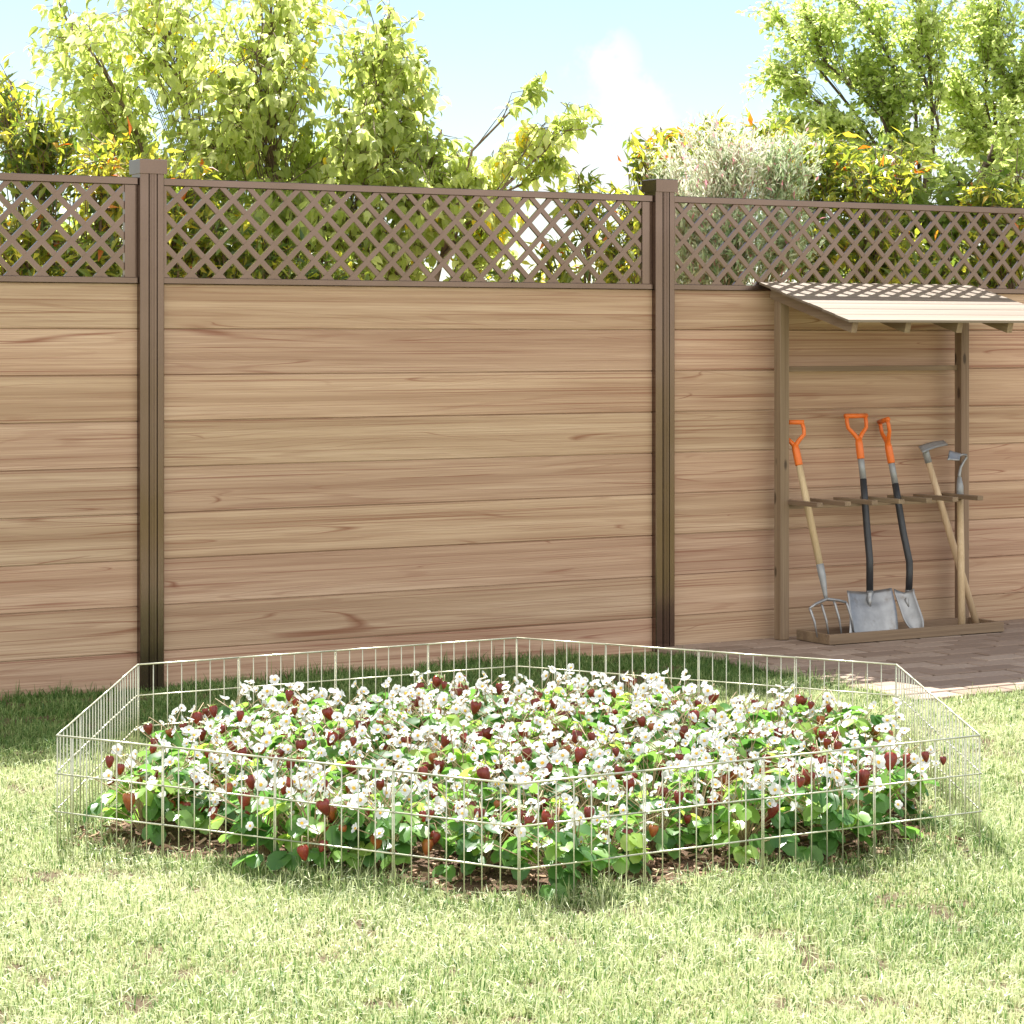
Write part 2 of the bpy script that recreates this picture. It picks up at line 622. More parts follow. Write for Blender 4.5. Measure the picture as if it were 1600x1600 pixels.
# one sheet: a fine middle that carries the worn patches, and a frame out to the horizon
gx, gy = np.linspace(-3.2, 3.2, 300), np.linspace(3.6, 10.0, 300)
GX, GY = np.meshgrid(gx, gy, indexing='ij')
VL = np.stack([GX.ravel(), GY.ravel(), np.zeros(GX.size)], 1)
ii, jj = np.meshgrid(np.arange(299), np.arange(299), indexing='ij')
q0_ = (ii * 300 + jj).ravel()
QL = np.stack([q0_, q0_ + 300, q0_ + 301, q0_ + 1], 1)
nb_ = len(VL)
ring_ = np.array([(-3.2, 3.6, 0), (3.2, 3.6, 0), (3.2, 10, 0), (-3.2, 10, 0), (-300, -300, 0), (300, -300, 0), (300, 300, 0), (-300, 300, 0)], dtype=float)
QR = np.array([(4, 5, 1, 0), (5, 6, 2, 1), (6, 7, 3, 2), (7, 4, 0, 3)]) + nb_
tag(np_mesh("lawn", np.concatenate([VL, ring_]), [np.concatenate([QL, QR])], np.concatenate([bare(GX, GY).ravel(), np.zeros(8)]), LAWN), kind='structure')

HC = Vector((0.016, 6.874, 0))          # the pen: regular hexagon with a corner towards the viewer
HR = 1.345
CAGE_H = .287


def hexdist(x, y):
    """1 on the hexagon's outline, 0 in the centre"""
    dx, dy = x - HC.x, y - HC.y
    best = np.zeros_like(np.asarray(dx, dtype=float))
    for k in range(6):
        a = math.pi / 3 * k
        best = np.maximum(best, dx * math.cos(a) + dy * math.sin(a))
    return best / (HR * math.cos(math.pi / 6))


def blob(x, y):
    a = np.arctan2(y - HC.y, x - HC.x)
    return .93 + .022 * np.sin(5 * a + 1) + .018 * np.sin(11 * a + 2) + .012 * np.sin(23 * a)


M = Mat("bed_soil")
co = M.coord()
n2 = M.noise(co, 30, 6, .7)
n3 = M.noise(co, 130, 4, .7)
c = M.ramp(n3, [(.3, (.07, .042, .027)), (.52, (.19, .115, .072)), (.72, (.36, .245, .16))])
c = M.mix(M.range(n2, .4, .65, 0, .5), c, (.10, .055, .035))
SOIL = M.done(M.pbr(c, .92, 0, .2, M.bump(M.math('ADD', n2, n3), .8, .02)))
nr, na = 26, 120
V, Fq = [], []
for i in range(nr + 1):
    for k in range(na):
        a = 2 * math.pi * k / na
        # distance to the blob outline in this direction
        hd = float(hexdist(HC.x + math.cos(a), HC.y + math.sin(a)))
        rr = float(blob(HC.x + math.cos(a), HC.y + math.sin(a))) / hd
        t = i / nr
        h = .03 * (1 - t ** 3) + random.uniform(-.006, .006) * (t < .97)
        V.append((HC.x + math.cos(a) * rr * t, HC.y + math.sin(a) * rr * t, .004 + max(0, h)))
for i in range(nr):
    for k in range(na):
        k2 = (k + 1) % na
        Fq.append((i * na + k, (i + 1) * na + k, (i + 1) * na + k2, i * na + k2))
mb = MB()
mb.add(V, Fq, smooth=True)
tag(mb.build("soil", SOIL), kind='structure')

M = Mat("bark_chip")
c = M.ramp(M.attr('tone'), [(0, (.06, .034, .02)), (.35, (.19, .11, .065)), (.75, (.36, .235, .15)), (1, (.52, .39, .27))])
CHIP = M.done(M.pbr(c, .85, 0, .2))
mb = MB()
for i in range(6500):
    a, t = random.uniform(0, 2 * math.pi), math.sqrt(random.random())
    hd = float(hexdist(HC.x + math.cos(a), HC.y + math.sin(a)))
    rr = t * .99 / hd
    x, y = HC.x + math.cos(a) * rr, HC.y + math.sin(a) * rr
    L, W, H = random.uniform(.008, .032), random.uniform(.004, .011), random.uniform(.002, .006)
    Mx = Matrix.Translation((x, y, .03 * (1 - t ** 3) + random.uniform(.006, .013))) @ Matrix.Rotation(random.uniform(0, 6.28), 4, 'Z') @ Matrix.Rotation(random.gauss(0, .3), 4, 'X') @ Matrix.Rotation(random.gauss(0, .3), 4, 'Y')
    vs = [Mx @ Vector(p) for p in ((-L / 2, -W / 2, 0), (L / 2, -W / 2 * .6, 0), (L / 2 * .9, W / 2, 0), (-L / 2, W / 2 * .7, 0), (-L / 2, -W / 2, H), (L / 2, -W / 2 * .6, H), (L / 2 * .9, W / 2, H), (-L / 2, W / 2 * .7, H))]
    mb.add(vs, [(4, 5, 6, 7), (0, 1, 5, 4), (1, 2, 6, 5), (2, 3, 7, 6), (3, 0, 4, 7)], random.random())
tag(mb.build("bark_mulch", CHIP), "loose brown bark chips spread over the flower bed soil", "mulch", kind='stuff')

# brick path in front of the tool shelter
PS0, PD = along(1137, .55), 1.71
M = Mat("brick_paver")
co = M.coord()
tone = M.attr('tone')
n = M.noise(co, 70, 5, .65)
c = M.ramp(tone, [(0, (.22, .158, .118)), (.5, (.29, .215, .165)), (1, (.36, .28, .22))])
c = M.mix(M.range(n, .35, .7, 0, .45), c, (.19, .14, .108))
PAVER = M.done(M.pbr(c, .85, 0, .3, M.bump(n, .4, .004)))
M = Mat("path_joint")
JOINT = M.done(M.pbr(M.mix(M.noise(M.coord(), 120, 3), (.022, .018, .014), (.05, .04, .03)), .95))
mb = MB()
mb.add([(PS0 + .01, -PD + .01, .006), (7.2, -PD + .01, .006), (7.2, .02, .006), (PS0 + .01, .02, .006)], [(0, 1, 2, 3)], 0, 1)
bw, bl, gap = .112, .226, .011
yy = -PD
row = 0
while yy < -.02:
    x = PS0 - (row % 2) * bl / 2
    while x < 7.1:
        x0, x1 = max(x, PS0), min(x + bl, 7.2)
        if x1 - x0 > .02:
            z = .020 + random.uniform(-.002, .002)
            mb.box((x0 + gap / 2, yy + gap / 2, .0), (x1 - gap / 2, min(yy + bw, .0) - gap / 2, z), random.random(), 0, .003)
        x += bl
    yy += bw
    row += 1
po = mb.build("path", [PAVER, JOINT])
po.location = fw(0, 0)
po.rotation_euler = (0, 0, TH)
tag(po, kind='structure')

# ------------------------------------------------------------------ the fence
L = along(1040, .03)                     # post spacing
SEAM, BH = 1.323, .1695
MID0, MID1 = 1.491, 1.514
TOP0, TOP1 = 1.852, 1.879
PW_ = .047                               # half post width
fence = empty("garden_fence", fw(0, 0), TH)
tag(fence, "brown garden fence of pale planks topped with diamond lattice between dark metal posts", "fence")


def post(s):
    mb = MB()
    yf, yb = -.030, .055
    # outline of the extruded profile with two grooves in its front face
    w = PW_
    prof = [(-w, yb), (-w, yf + .003), (-w + .003, yf)]
    for gx in (-w + .034, -w + .0655):
        prof += [(gx - .0022, yf), (gx - .0016, yf + .008), (gx + .0016, yf + .008), (gx + .0022, yf)]
    # fine ridges of the middle field
    prof += [(w - .003, yf), (w, yf + .003), (w, yb)]
    n = len(prof)
    vs = [(s + x, y, -.05) for x, y in prof] + [(s + x, y, 1.905) for x, y in prof]
    fs = [(i, (i + 1) % n, n + (i + 1) % n, n + i) for i in range(n)]
    mb.add(vs, [tuple(reversed(f)) for f in fs])
    for rx in (-.008, -.003, .004, .009):
        mb.box((s + rx - .001, yf - .0012, -.05), (s + rx + .001, yf - .0002, 1.9), 0, 0)
    p = mb.build("fence_post", ALU, fence)
    mb = MB()
    a, y0, y1, z0, z1 = .0535, -.0415, .0655, 1.893, 1.943
    vs = [(s - a, y0, z0), (s + a, y0, z0), (s + a, y1, z0), (s - a, y1, z0), (s - a, y0, z1), (s + a, y0, z1), (s + a, y1, z1), (s - a, y1, z1)]
    b = .004
    vs += [(s - a + b, y0 + b, z1 + .003), (s + a - b, y0 + b, z1 + .003), (s + a - b, y1 - b, z1 + .003), (s - a + b, y1 - b, z1 + .003), (s, (y0 + y1) / 2, z1 + .0055)]
    mb.add(vs, [(3, 2, 1, 0), (0, 1, 5, 4), (1, 2, 6, 5), (2, 3, 7, 6), (3, 0, 4, 7), (4, 5, 9, 8), (5, 6, 10, 9), (6, 7, 11, 10), (7, 4, 8, 11), (8, 9, 12), (9, 10, 12), (10, 11, 12), (11, 8, 12)])
    mb.build("post_cap", ALU, p)


def clip_strip(p, q, w, x0, x1, z0, z1):
    """a slanting strip, clipped to the rectangle: returns its polygon in (x, z)"""
    d = (Vector(q) - Vector(p)).normalized()
    nrm = Vector((-d.y, d.x)) * w / 2
    poly = [Vector(p) + nrm, Vector(q) + nrm, Vector(q) - nrm, Vector(p) - nrm]
    for ax, lim, sg in ((0, x0, 1), (0, x1, -1), (1, z0, 1), (1, z1, -1)):
        out = []
        for i in range(len(poly)):
            a, b = poly[i], poly[(i + 1) % len(poly)]
            da, db = (a[ax] - lim) * sg, (b[ax] - lim) * sg
            if da >= 0:
                out.append(a)
            if (da >= 0) != (db >= 0):
                out.append(a.lerp(b, da / (da - db)))
        poly = out
        if len(poly) < 3:
            return None
    return poly


def panel(s0, seedk):
    x0, x1 = s0 + PW_, s0 + L - PW_
    mb = MB()
    k = 0
    zt = MID0
    zb = SEAM
    while zt > -.02:
        tone = (seedk * 13 + k * 0.731) % 9.7
        # tongue-and-groove board: face set back at the seam
        g = .0032
        yf = .0
        prof = [(yf + .007, zb), (yf + .007, zb + g), (yf, zb + g + .002), (yf, zt - .002), (yf + .003, zt), (yf + .022, zt), (yf + .022, zb)]
        n = len(prof)
        xs = (x0 + .0005, x1 - .0005)
        vs = [(xs[0], y, z) for y, z in prof] + [(xs[1], y, z) for y, z in prof]
        mb.add(vs, [(i, n + i, n + (i + 1) % n, (i + 1) % n)[::-1] for i in range(n)] + [tuple(range(n)), tuple(reversed(range(n, 2 * n)))], tone)
        zt = zb
        zb -= BH
        k += 1
    mb.build("board_panel", FENCE_WOOD, fence)
    # lattice
    pitch = (along(992, 0.0) - along(277.5, 0.0)) / 18.0
    xo = s0 + along(277.5, 0.0)
    zn = CAMH - (356 - HOR) / 424.0          # height of one row of crossings
    mb = MB()
    lx0, lx1 = x0 + .012, x1 - .035
    for j in range(-8, 30):
        for sg, yo in ((1, .0), (-1, .0012)):
            cx = xo + j * pitch
            poly = clip_strip((cx - 1.0, zn - sg * 1.0), (cx + 1.0, zn + sg * 1.0), pitch * .172, x0 + .004, x1 - .004, MID1, TOP0)
            if not poly:
                continue
            n = len(poly)
            ya, yb = yo, .012 + yo
            vs = [(p.x, ya, p.y) for p in poly] + [(p.x, yb, p.y) for p in poly]
            area = sum(poly[i].x * poly[(i + 1) % n].y - poly[(i + 1) % n].x * poly[i].y for i in range(n))
            front = tuple(range(n)) if area > 0 else tuple(reversed(range(n)))
            sides = [(i, n + i, n + (i + 1) % n, (i + 1) % n) for i in range(n)]
            if area < 0:
                sides = [f[::-1] for f in sides]
            mb.add(vs, [front, tuple(reversed([i + n for i in front]))] + sides)
    lat = mb.build("lattice_panel", ALU, fence)
    mb = MB()
    mb.box((x0 + .001, -.004, MID1 + .0005), (x0 + .019, .018, TOP0 - .0005))
    mb.build("stile", ALU, lat)
    mb = MB()
    mb.box((x1 - .050, -.004, MID1 + .0005), (x1 - .001, .018, TOP0 - .0005))
    mb.build("stile", ALU, lat)
    mb = MB()
    mb.box((x0 + .0008, -.014, TOP0), (x1 - .0008, .026, TOP1), 0, 0, .002)
    mb.build("top_rail", ALU, lat)
    mb = MB()
    mb.box((x0 + .0008, -.012, MID0), (x1 - .0008, .034, MID1), 0, 0, .002)
    mb.build("middle_rail", ALU, lat)


for i in (-1, 0, 1, 2):
    post(i * L)
for i in (-1, 0, 1):
    panel(i * L, i + 3)

# ------------------------------------------------------------------ tool shelter
sx0 = along(1219.5, .111)                # left post, front left edge
PSZ = .046
sx1 = along(1502, .111)                  # right post, front left edge
base = fw(sx0, -.111 + PSZ)
shed = empty("tool_shelter", base, TH)
tag(shed, "open wooden tool shelter with sloping plank roof and ground tray against the fence", "tool shelter")
OFF = (sx0, -.111 + PSZ, 0)
YP0, YP1 = -.111, -.111 + PSZ
RZ_B, RZ_F, RD = 1.530, 1.3635, .628     # roof height at the fence and in front, roof depth
rx0 = along(1186, .01)
rx1 = along(1519, .01)


def roof_z(d):
    return RZ_B + (RZ_F - RZ_B) * d / RD


for k, sx in enumerate((sx0, sx1)):
    mb = MB()
    mb.box((sx, YP0, .022), (sx + PSZ, YP1, roof_z(.10) - .03), k + .3, 0, .002)
    mb.build("post", SHED_WOOD_Z, shed, OFF)
# roof of thin lapped planks
mb = MB()
npl = 7
for k in range(npl):
    d0, d1 = RD * k / npl - (.002 if k else -.005), RD * (k + 1) / npl
    z0, z1 = roof_z(d0), roof_z(d1)
    lap = .0008
    e0, e1 = random.uniform(-.006, .006), random.uniform(-.006, .006)
    th = .010
    vs = []
    z0 -= .0004 * (k % 2)
    for x in (rx0 + e0, rx1 + e1):
        vs += [(x, -d0, z0 - th), (x, -d1, z1 - th + lap), (x, -d1, z1 + lap), (x, -d0, z0)]
    fs = [(0, 1, 2, 3), (7, 6, 5, 4), (3, 2, 6, 7), (2, 1, 5, 6), (1, 0, 4, 5), (0, 3, 7, 4)]
    mb.add(vs, [f[::-1] for f in fs], k * .77 + .2)
roof = mb.build("roof", ROOF_WOOD, shed, OFF)
nraf = 5
for k in range(nraf):
    x = rx0 + .045 + (rx1 - rx0 - .075) * k / (nraf - 1)
    mb = MB()
    a, b = Vector((x, -.05, roof_z(.05) - .036)), Vector((x, -RD + .025, roof_z(RD - .025) - .036))
    mb.beam(a, b, .028, .044, k * .3)
    mb.build("rafter", SHED_WOOD_Y, roof, OFF)
# cross rails
mb = MB()
z = PF(1300, 576, .06).z
mb.box((sx0 + PSZ, YP1 - .020, z - .011), (sx1, YP1 - .002, z + .011), .4, 0, .001)
mb.build("cross_rail", SHED_WOOD_X, shed, OFF)
zr = PF(1281, 789, .31).z
mb = MB()
mb.box((sx0 + PSZ, YP0 + .004, zr - .030), (sx1, YP0 + .022, zr - .0102), .9, 0, .001)
rack = mb.build("tool_rack", SHED_WOOD_X, shed, OFF)
for k, px in enumerate((1281, 1325, 1367, 1409, 1452, 1493, 1532)):
    s = along(px, .31)
    mb = MB()
    mb.box((s - .016, -.31, zr - .010), (s + .016, -.046, zr + .009), k * .37, 0, .001)
    mb.build("rack_slat", SHED_WOOD_Y, rack, OFF)
# ground tray
tx0, tx1 = along(1296, .345), along(1569, .345)
ty0, ty1 = -.345, -.118
zt0, zt1 = .022, .064
mb = MB()
mb.box((tx0, ty0, zt0), (tx1, ty0 + .018, zt1), .15, 0, .0015)
mb.box((tx0 + .018, ty1 - .018, zt0), (tx1 - .018, ty1, zt1 - .001), .35, 0, .0015)
mb.box((tx0, ty0 + .0185, zt0), (tx0 + .018, ty1, zt1 - .0005), .55, 0, .0015)
mb.box((tx1 - .018, ty0 + .0185, zt0), (tx1, ty1, zt1 - .0005), .75, 0, .0015)
mb.box((tx0 + .0185, ty0 + .0185, zt0 + .001), (tx1 - .0185, ty1 - .0185, zt0 + .010), .95)
mb.build("ground_tray", SHED_WOOD_X, shed, OFF)
TF = zt0 + .0102                         # tray floor


# ------------------------------------------------------------------ tools
def tool(name, bottom, label, cat="garden tool"):
    e = empty(name, fw(bottom.x, bottom.y, TF), TH)
    tag(e, label, cat, "garden tools standing in the tool shelter")
    return e, (bottom.x, bottom.y, TF)


def d_handle(b, axis, side, w=.052, r=.0095):
    mb = MB()
    nv = axis.cross(side).normalized()
    for sg in (-1, 1):
        mb.tube([b - axis * .02, b + axis * .012 + side * sg * .004, b + axis * .034 + side * sg * .022, b + axis * .060 + side * sg * (w - .003), b + axis * .085 + side * sg * w, b + axis * .118 + side * sg * (w - .002)],
                [.012, .011, .0095, .0085, .0085, .0085], 8, .3)
    mb.tube([b + axis * .112 - side * (w + .007), b + axis * .112 + side * (w + .007)], .0105, 10, .6)
    mb.tube([b - axis * .075, b - axis * .07, b - axis * .01, b + axis * .016], [.0150, .0165, .0165, .013], 12, .2)
    return mb


def surface(mb, fn, nu, nv, th, tone=0.0):
    """thick curved sheet from fn(u, v)"""
    P = [[Vector(fn(i / nu, j / nv)) for j in range(nv + 1)] for i in range(nu + 1)]
    N = [[None] * (nv + 1) for _ in range(nu + 1)]
    for i in range(nu + 1):
        for j in range(nv + 1):
            du = P[min(i + 1, nu)][j] - P[max(i - 1, 0)][j]
            dv = P[i][min(j + 1, nv)] - P[i][max(j - 1, 0)]
            N[i][j] = du.cross(dv).normalized()
    vs = [P[i][j] for i in range(nu + 1) for j in range(nv + 1)] + [P[i][j] - N[i][j] * th for i in range(nu + 1) for j in range(nv + 1)]
    o = (nu + 1) * (nv + 1)
    q = lambda i, j: i * (nv + 1) + j
    fs = []
    for i in range(nu):
        for j in range(nv):
            fs.append((q(i, j), q(i + 1, j), q(i + 1, j + 1), q(i, j + 1)))
            fs.append((o + q(i, j + 1), o + q(i + 1, j + 1), o + q(i + 1, j), o + q(i, j)))
    rim = [q(i, 0) for i in range(nu + 1)] + [q(nu, j) for j in range(1, nv + 1)] + [q(i, nv) for i in range(nu - 1, -1, -1)] + [q(0, j) for j in range(nv - 1, 0, -1)]
    for a, b in zip(rim, rim[1:] + rim[:1]):
        fs.append((b, a, o + a, o + b))
    mb.add(vs, fs, tone, 0, True)


UX = Vector((1, 0, 0))

# digging fork
top = PF(1243, 700, .10)
mid = PF(1282, 887, .225)
neck = PF(1291, 936, .258)
e, off = tool("digging_fork", Vector((neck.x, -.28, 0)), "digging fork with pale wooden shaft and orange grip, behind the shelter's front left post")
ax = (top - mid).normalized()
d_handle(top, ax, (UX * .72 + Vector((0, -.69, 0))).normalized()).build("grip", ORANGE, e, off)
mb = MB(); mb.tube([mid, mid.lerp(top, .5), top - ax * .06], [.0145, .0155, .0135], 10, .3); mb.build("shaft", ASH, e, off)
mb = MB()
mb.tube([mid + ax * .015, mid - ax * .04, neck + ax * .02, neck], [.0165, .0155, .009, .0075], 10)
mb.build("socket", GREY_PAINT, e, off)
mb = MB()
hd_ = [PF(1265, 951, .285), PF(1274, 944, .278), neck, PF(1310, 938, .262), PF(1322, 941, .265)]
mb.tube(hd_, [.0055, .006, .0075, .006, .0055], 8)
for (xa, ya), (xb, yb), d in (((1265, 951), (1277, 996), .285), ((1283, 944), (1296, 1000), .27), ((1303, 940), (1316, 999), .265), ((1322, 941), (1335, 994), .265)):
    a, b = PF(xa, ya, d), PF(xb, yb, d + .035)
    b.z = max(b.z, TF + .004)
    m_ = a.lerp(b, .45) + Vector((0, -.010, 0))
    mb.tube([a, a.lerp(b, .08) + Vector((0, -.004, 0)), m_, b], [.0055, .0055, .005, .003], 7)
mb.build("tines", STEEL, e, off)

# square shovel
e, off = tool("square_shovel", Vector((PF(1362, 995, .3).x, -.29, 0)), "square mouthed shovel with broad worn steel blade and orange grip")
g = PF(1342, 690, .085); c1 = PF(1349, 750, .115); c2 = PF(1355, 830, .165); c3 = PF(1359, 875, .20); c4 = PF(1359, 925, .205)
ax = (g - c1).normalized()
d_handle(g, ax, UX).build("grip", ORANGE, e, off)
mb = MB(); mb.tube([c1, g - ax * .06], .0138, 10); mb.build("collar", GREY_PAINT, e, off)
mb = MB(); mb.tube([c1 + ax * .004, c1.lerp(c2, .5), c2, c2.lerp(c3, .55), c3, c4], [.0145, .0150, .0152, .0152, .0152, .0150], 10); mb.build("shaft", BLACK, e, off)
tl, tr, bl_, br = PF(1323, 923, .215), PF(1393, 919, .215), PF(1326, 997, .305), PF(1403, 993, .305)
bl_.z = br.z = TF + .002


def sq_blade(u, v):
    p = tl.lerp(tr, u).lerp(bl_.lerp(br, u), v)
    edge = abs(2 * u - 1)
    p = p + Vector((0, .020 * (1 - edge ** 2.5) * (1 - .35 * v) - .012 * math.sin(v * math.pi), 0))
    p.z -= .012 * (1 - edge ** 1.6) * (1 - v) if v < .35 else 0
    return p


mb = MB(); surface(mb, sq_blade, 18, 14, .003)
sock = sq_blade(.5, .22)
mb.tube([c4 + Vector((0, .0, .006)), c4 - Vector((0, 0, .012)), sock + Vector((0, -.006, .01)), sq_blade(.5, .36) + Vector((0, -.002, 0))], [.0165, .0155, .012, .004], 10)
mb.build("blade", STEEL, e, off)

# narrow spade, turned aside
e, off = tool("pointed_spade", Vector((PF(1438, 990, .3).x, -.29, 0)), "narrow pointed spade turned sideways, black bent shaft, between the square shovel and the hoes")
g = PF(1388, 697, .085); c1 = PF(1399, 757, .115); c2 = PF(1411, 830, .165); c3 = PF(1421, 878, .20); c4 = PF(1420, 924, .205)
ax = (g - c1).normalized()
sd = (UX * .32 + Vector((0, .95, 0))).normalized()
d_handle(g, ax, (sd - ax * sd.dot(ax)).normalized()).build("grip", ORANGE, e, off)
mb = MB(); mb.tube([c1, g - ax * .06], .0138, 10); mb.build("collar", GREY_PAINT, e, off)
mb = MB(); mb.tube([c1 + ax * .004, c1.lerp(c2, .5), c2, c2.lerp(c3, .5), c3, c3.lerp(c4, .4) + Vector((.002, 0, 0)), c4], .0150, 10); mb.build("shaft", BLACK, e, off)
up_c = PF(1412, 926, .21)
lo_c = PF(1434, 990, .300)
lo_c.z = TF + .003
wv = (Vector((.80, -.55, .02))).normalized()


def sp_blade(u, v):
    c = up_c.lerp(lo_c, v)
    w = .050 * (1.0 if v < .6 else math.sqrt(max(0.0, 1 - ((v - .6) / .41) ** 2)))
    q = 2 * u - 1
    nrm = wv.cross(lo_c - up_c).normalized()
    if nrm.y > 0:
        nrm = -nrm
    return c + wv * w * q * .86 + nrm * (.016 * q * q) + Vector((0, 0, .012 * abs(q) * (v < .05)))


mb = MB(); surface(mb, sp_blade, 12, 18, .003)
mb.tube([c4 + Vector((0, 0, .006)), c4 - Vector((0, 0, .012)), sp_blade(.5, .2), sp_blade(.5, .36)], [.0165, .0155, .011, .004], 10)
mb.build("blade", STEEL, e, off)

# draw hoe leaning to the right, behind
t_ = PF(1449, 716, .08); b_ = PF(1527, 978, .20)
b_.z = max(b_.z, TF)
e, off = tool("draw_hoe", b_, "flat headed draw hoe whose wooden shaft crosses behind the other hoe", "hoe")
ax = (t_ - b_).normalized()
mb = MB(); mb.tube([b_ + ax * .004, b_.lerp(t_, .5), t_], [.0150, .0155, .0135], 10, .7); mb.build("shaft", ASH, e, off)
mb = MB()
h0 = PF(1446, 701, .075)
mb.tube([t_ - ax * .02, t_ + ax * .02, h0], [.0155, .0155, .014], 10)
hl, hr = PF(1437, 701, .09), PF(1476, 692, .03)


def hoe1(u, v):
    p = hl.lerp(hr, u)
    return p + Vector((.010 - .022 * v, .020 - .055 * v, .006 - .024 * v * (1 - .35 * u) + .005 * math.sin(u * 3.14)))


surface(mb, hoe1, 8, 4, .005)
mb.build("hoe_head", GREY_PAINT, e, off)

# swan neck hoe
t_ = PF(1500, 770, .155); b_ = PF(1503, 983, .285)
b_.z = TF + .001
e, off = tool("swan_neck_hoe", b_, "swan neck hoe with small square blade and pale upright shaft, rightmost grip in the rack", "hoe")
ax = (t_ - b_).normalized()
mb = MB(); mb.tube([b_, b_.lerp(t_, .5), t_], [.0155, .0158, .0140], 10, 1.7); mb.build("shaft", ASH, e, off)
mb = MB()
mb.tube([t_ - ax * .02, t_ + ax * .03, PF(1499, 746, .14)], [.0160, .0155, .0095], 10)
mb.build("ferrule", GREY_PAINT, e, off)
mb = MB()
mb.tube([PF(1499, 750, .14), PF(1499, 741, .138), PF(1501, 730, .136), PF(1506, 721, .136), PF(1510, 715, .137), PF(1509.5, 711, .138), PF(1504, 710.5, .14), PF(1499, 712, .15)], [.0085, .0075, .0065, .006, .006, .006, .006, .006], 8)
q0, q1, q2, q3 = PF(1483, 704, .165), PF(1501, 709, .165), PF(1480, 719, .20), PF(1499, 720, .20)
surface(mb, lambda u, v: q0.lerp(q1, u).lerp(q2.lerp(q3, u), v) + Vector((0, .004 * math.sin(u * 3.14), 0)), 6, 5, .003)
mb.build("hoe_head", STEEL, e, off)

# ------------------------------------------------------------------ wire pen
corners = [Vector((HC.x + HR * math.sin(math.pi / 3 * k), HC.y - HR * math.cos(math.pi / 3 * k), 0)) for k in range(6)]
pen = empty("wire_pen", (HC.x, HC.y, 0))
tag(pen, "low hexagonal pen of thin pale wire panels around the flower bed", "wire pen")
OFFP = (HC.x, HC.y, 0)
for k in range(6):
    a, b = corners[k], corners[(k + 1) % 6]
    for j in range(4):
        p, q = a.lerp(b, j / 4), a.lerp(b, (j + 1) / 4)
        t = (q - p).normalized()
        nrm = Vector((t.y, -t.x, 0))
        p, q = p + t * .0024, q - t * .0024
        mb = MB()
        for i in range(8):
            s = p.lerp(q, i / 7)
            jit = Vector((random.gauss(0, .0006), random.gauss(0, .0006), 0))
            mb.tube([s + Vector((0, 0, -.06)), s + jit + Vector((0, 0, CAGE_H - .001))], .00165 if 0 < i < 7 else .0017, 6)
        for r in range(4):
            z = CAGE_H * r / 3 + .002
            o = nrm * .0036
            sag = Vector((0, 0, random.gauss(0, .0006)))
            if r == 3:
                o = Vector((0, 0, 0))
            mb.tube([p - t * .003 + o + Vector((0, 0, z)), p.lerp(q, .5) + o + sag + Vector((0, 0, z)), q + t * .003 + o + Vector((0, 0, z))], .0021 if r < 3 else .0025, 6)
        mb.build("wire_panel", WIRE, pen, OFFP)

# ------------------------------------------------------------------ strawberry plants
def leaflet_np(n=9):
    """round toothed leaflet: outline fan folded along its midrib, base at origin, tip along +Y"""
    out = []
    for i in range(n + 1):
        a = math.pi * i / n
        r = 1.0 + (.07 if i % 2 else -.02)
        y = .5 - .5 * math.cos(a) * r
        x = .43 * math.sin(a) ** .85 * r if 0 < i < n else 0.0
        out.append((x, y))
    mids = [(0, .0), (0, .33), (0, .66), (0, 1.0)]
    vs = []
    for x, y in out:
        vs.append((x, y, .22 * x - .25 * y * y))
    for x, y in out[1:-1]:
        vs.append((-x, y, .22 * x - .25 * y * y))
    ci = len(vs)
    vs.append((0, .5, -.25 * .25 - .02))
    right = list(range(n + 1))
    left = [0] + list(range(n + 1, 2 * n)) + [n]
    fs = []
    for i in range(n):
        fs.append((right[i], right[i + 1], ci))
        fs.append((left[i + 1], left[i], ci))
    return np.array(vs), np.array(fs)


LV, LF = leaflet_np()


def frame(y, hint):
    y = y.normalized()
    x = y.cross(hint)
    if x.length < 1e-4:
        x = y.cross(Vector((1, 0, 0)))
    x.normalize()
    z = x.cross(y)
    return Matrix(((x.x, y.x, z.x), (x.y, y.y, z.y), (x.z, y.z, z.z)))


# shared part meshes, each built once
def flower_mesh(seed, open_):
    r_ = random.Random(seed)
    mb = MB()
    R0 = .0136
    for k in range(6 if seed % 3 == 0 else 5):
        nP = 6 if seed % 3 == 0 else 5
        a = 2 * math.pi * (k + r_.uniform(-.08, .08)) / nP
        rr = R0 * r_.uniform(.9, 1.08)
        w = rr * .47
        lift = open_ + r_.uniform(-.15, .15)
        ca, sa = math.cos(a), math.sin(a)
        pts = [(.10, 0), (.34, .62), (.62, 1.0), (.86, .86), (1.0, .38), (1.0, -.38), (.86, -.86), (.62, -1.0), (.34, -.62)]
        vs = []
        for u, q in pts + [(.6, 0)]:
            x, y = rr * u, w * q
            z = lift * rr * u * u + .25 * y * y / w - (.0012 if (u, q) == (.6, 0) else 0) + .0003 * k
            vs.append((x * ca - y * sa, x * sa + y * ca, z))
        n = len(pts)
        mb.add(vs, [(i, (i + 1) % n, n) for i in range(n)], r_.random(), 0, True)
    return mb


def centre_mesh():
    mb = MB()
    rings = [(.0036, .0), (.0038, .0015), (.0028, .003), (.0012, .0038)]
    n = 10
    vs = [(r * math.cos(2 * math.pi * k / n), r * math.sin(2 * math.pi * k / n), z) for r, z in rings for k in range(n)]
    fs = [(i * n + k, i * n + (k + 1) % n, (i + 1) * n + (k + 1) % n, (i + 1) * n + k) for i in range(len(rings) - 1) for k in range(n)]
    fs.append(tuple((len(rings) - 1) * n + k for k in range(n)))
    mb.add(vs, fs, 0, 0, True)
    return mb


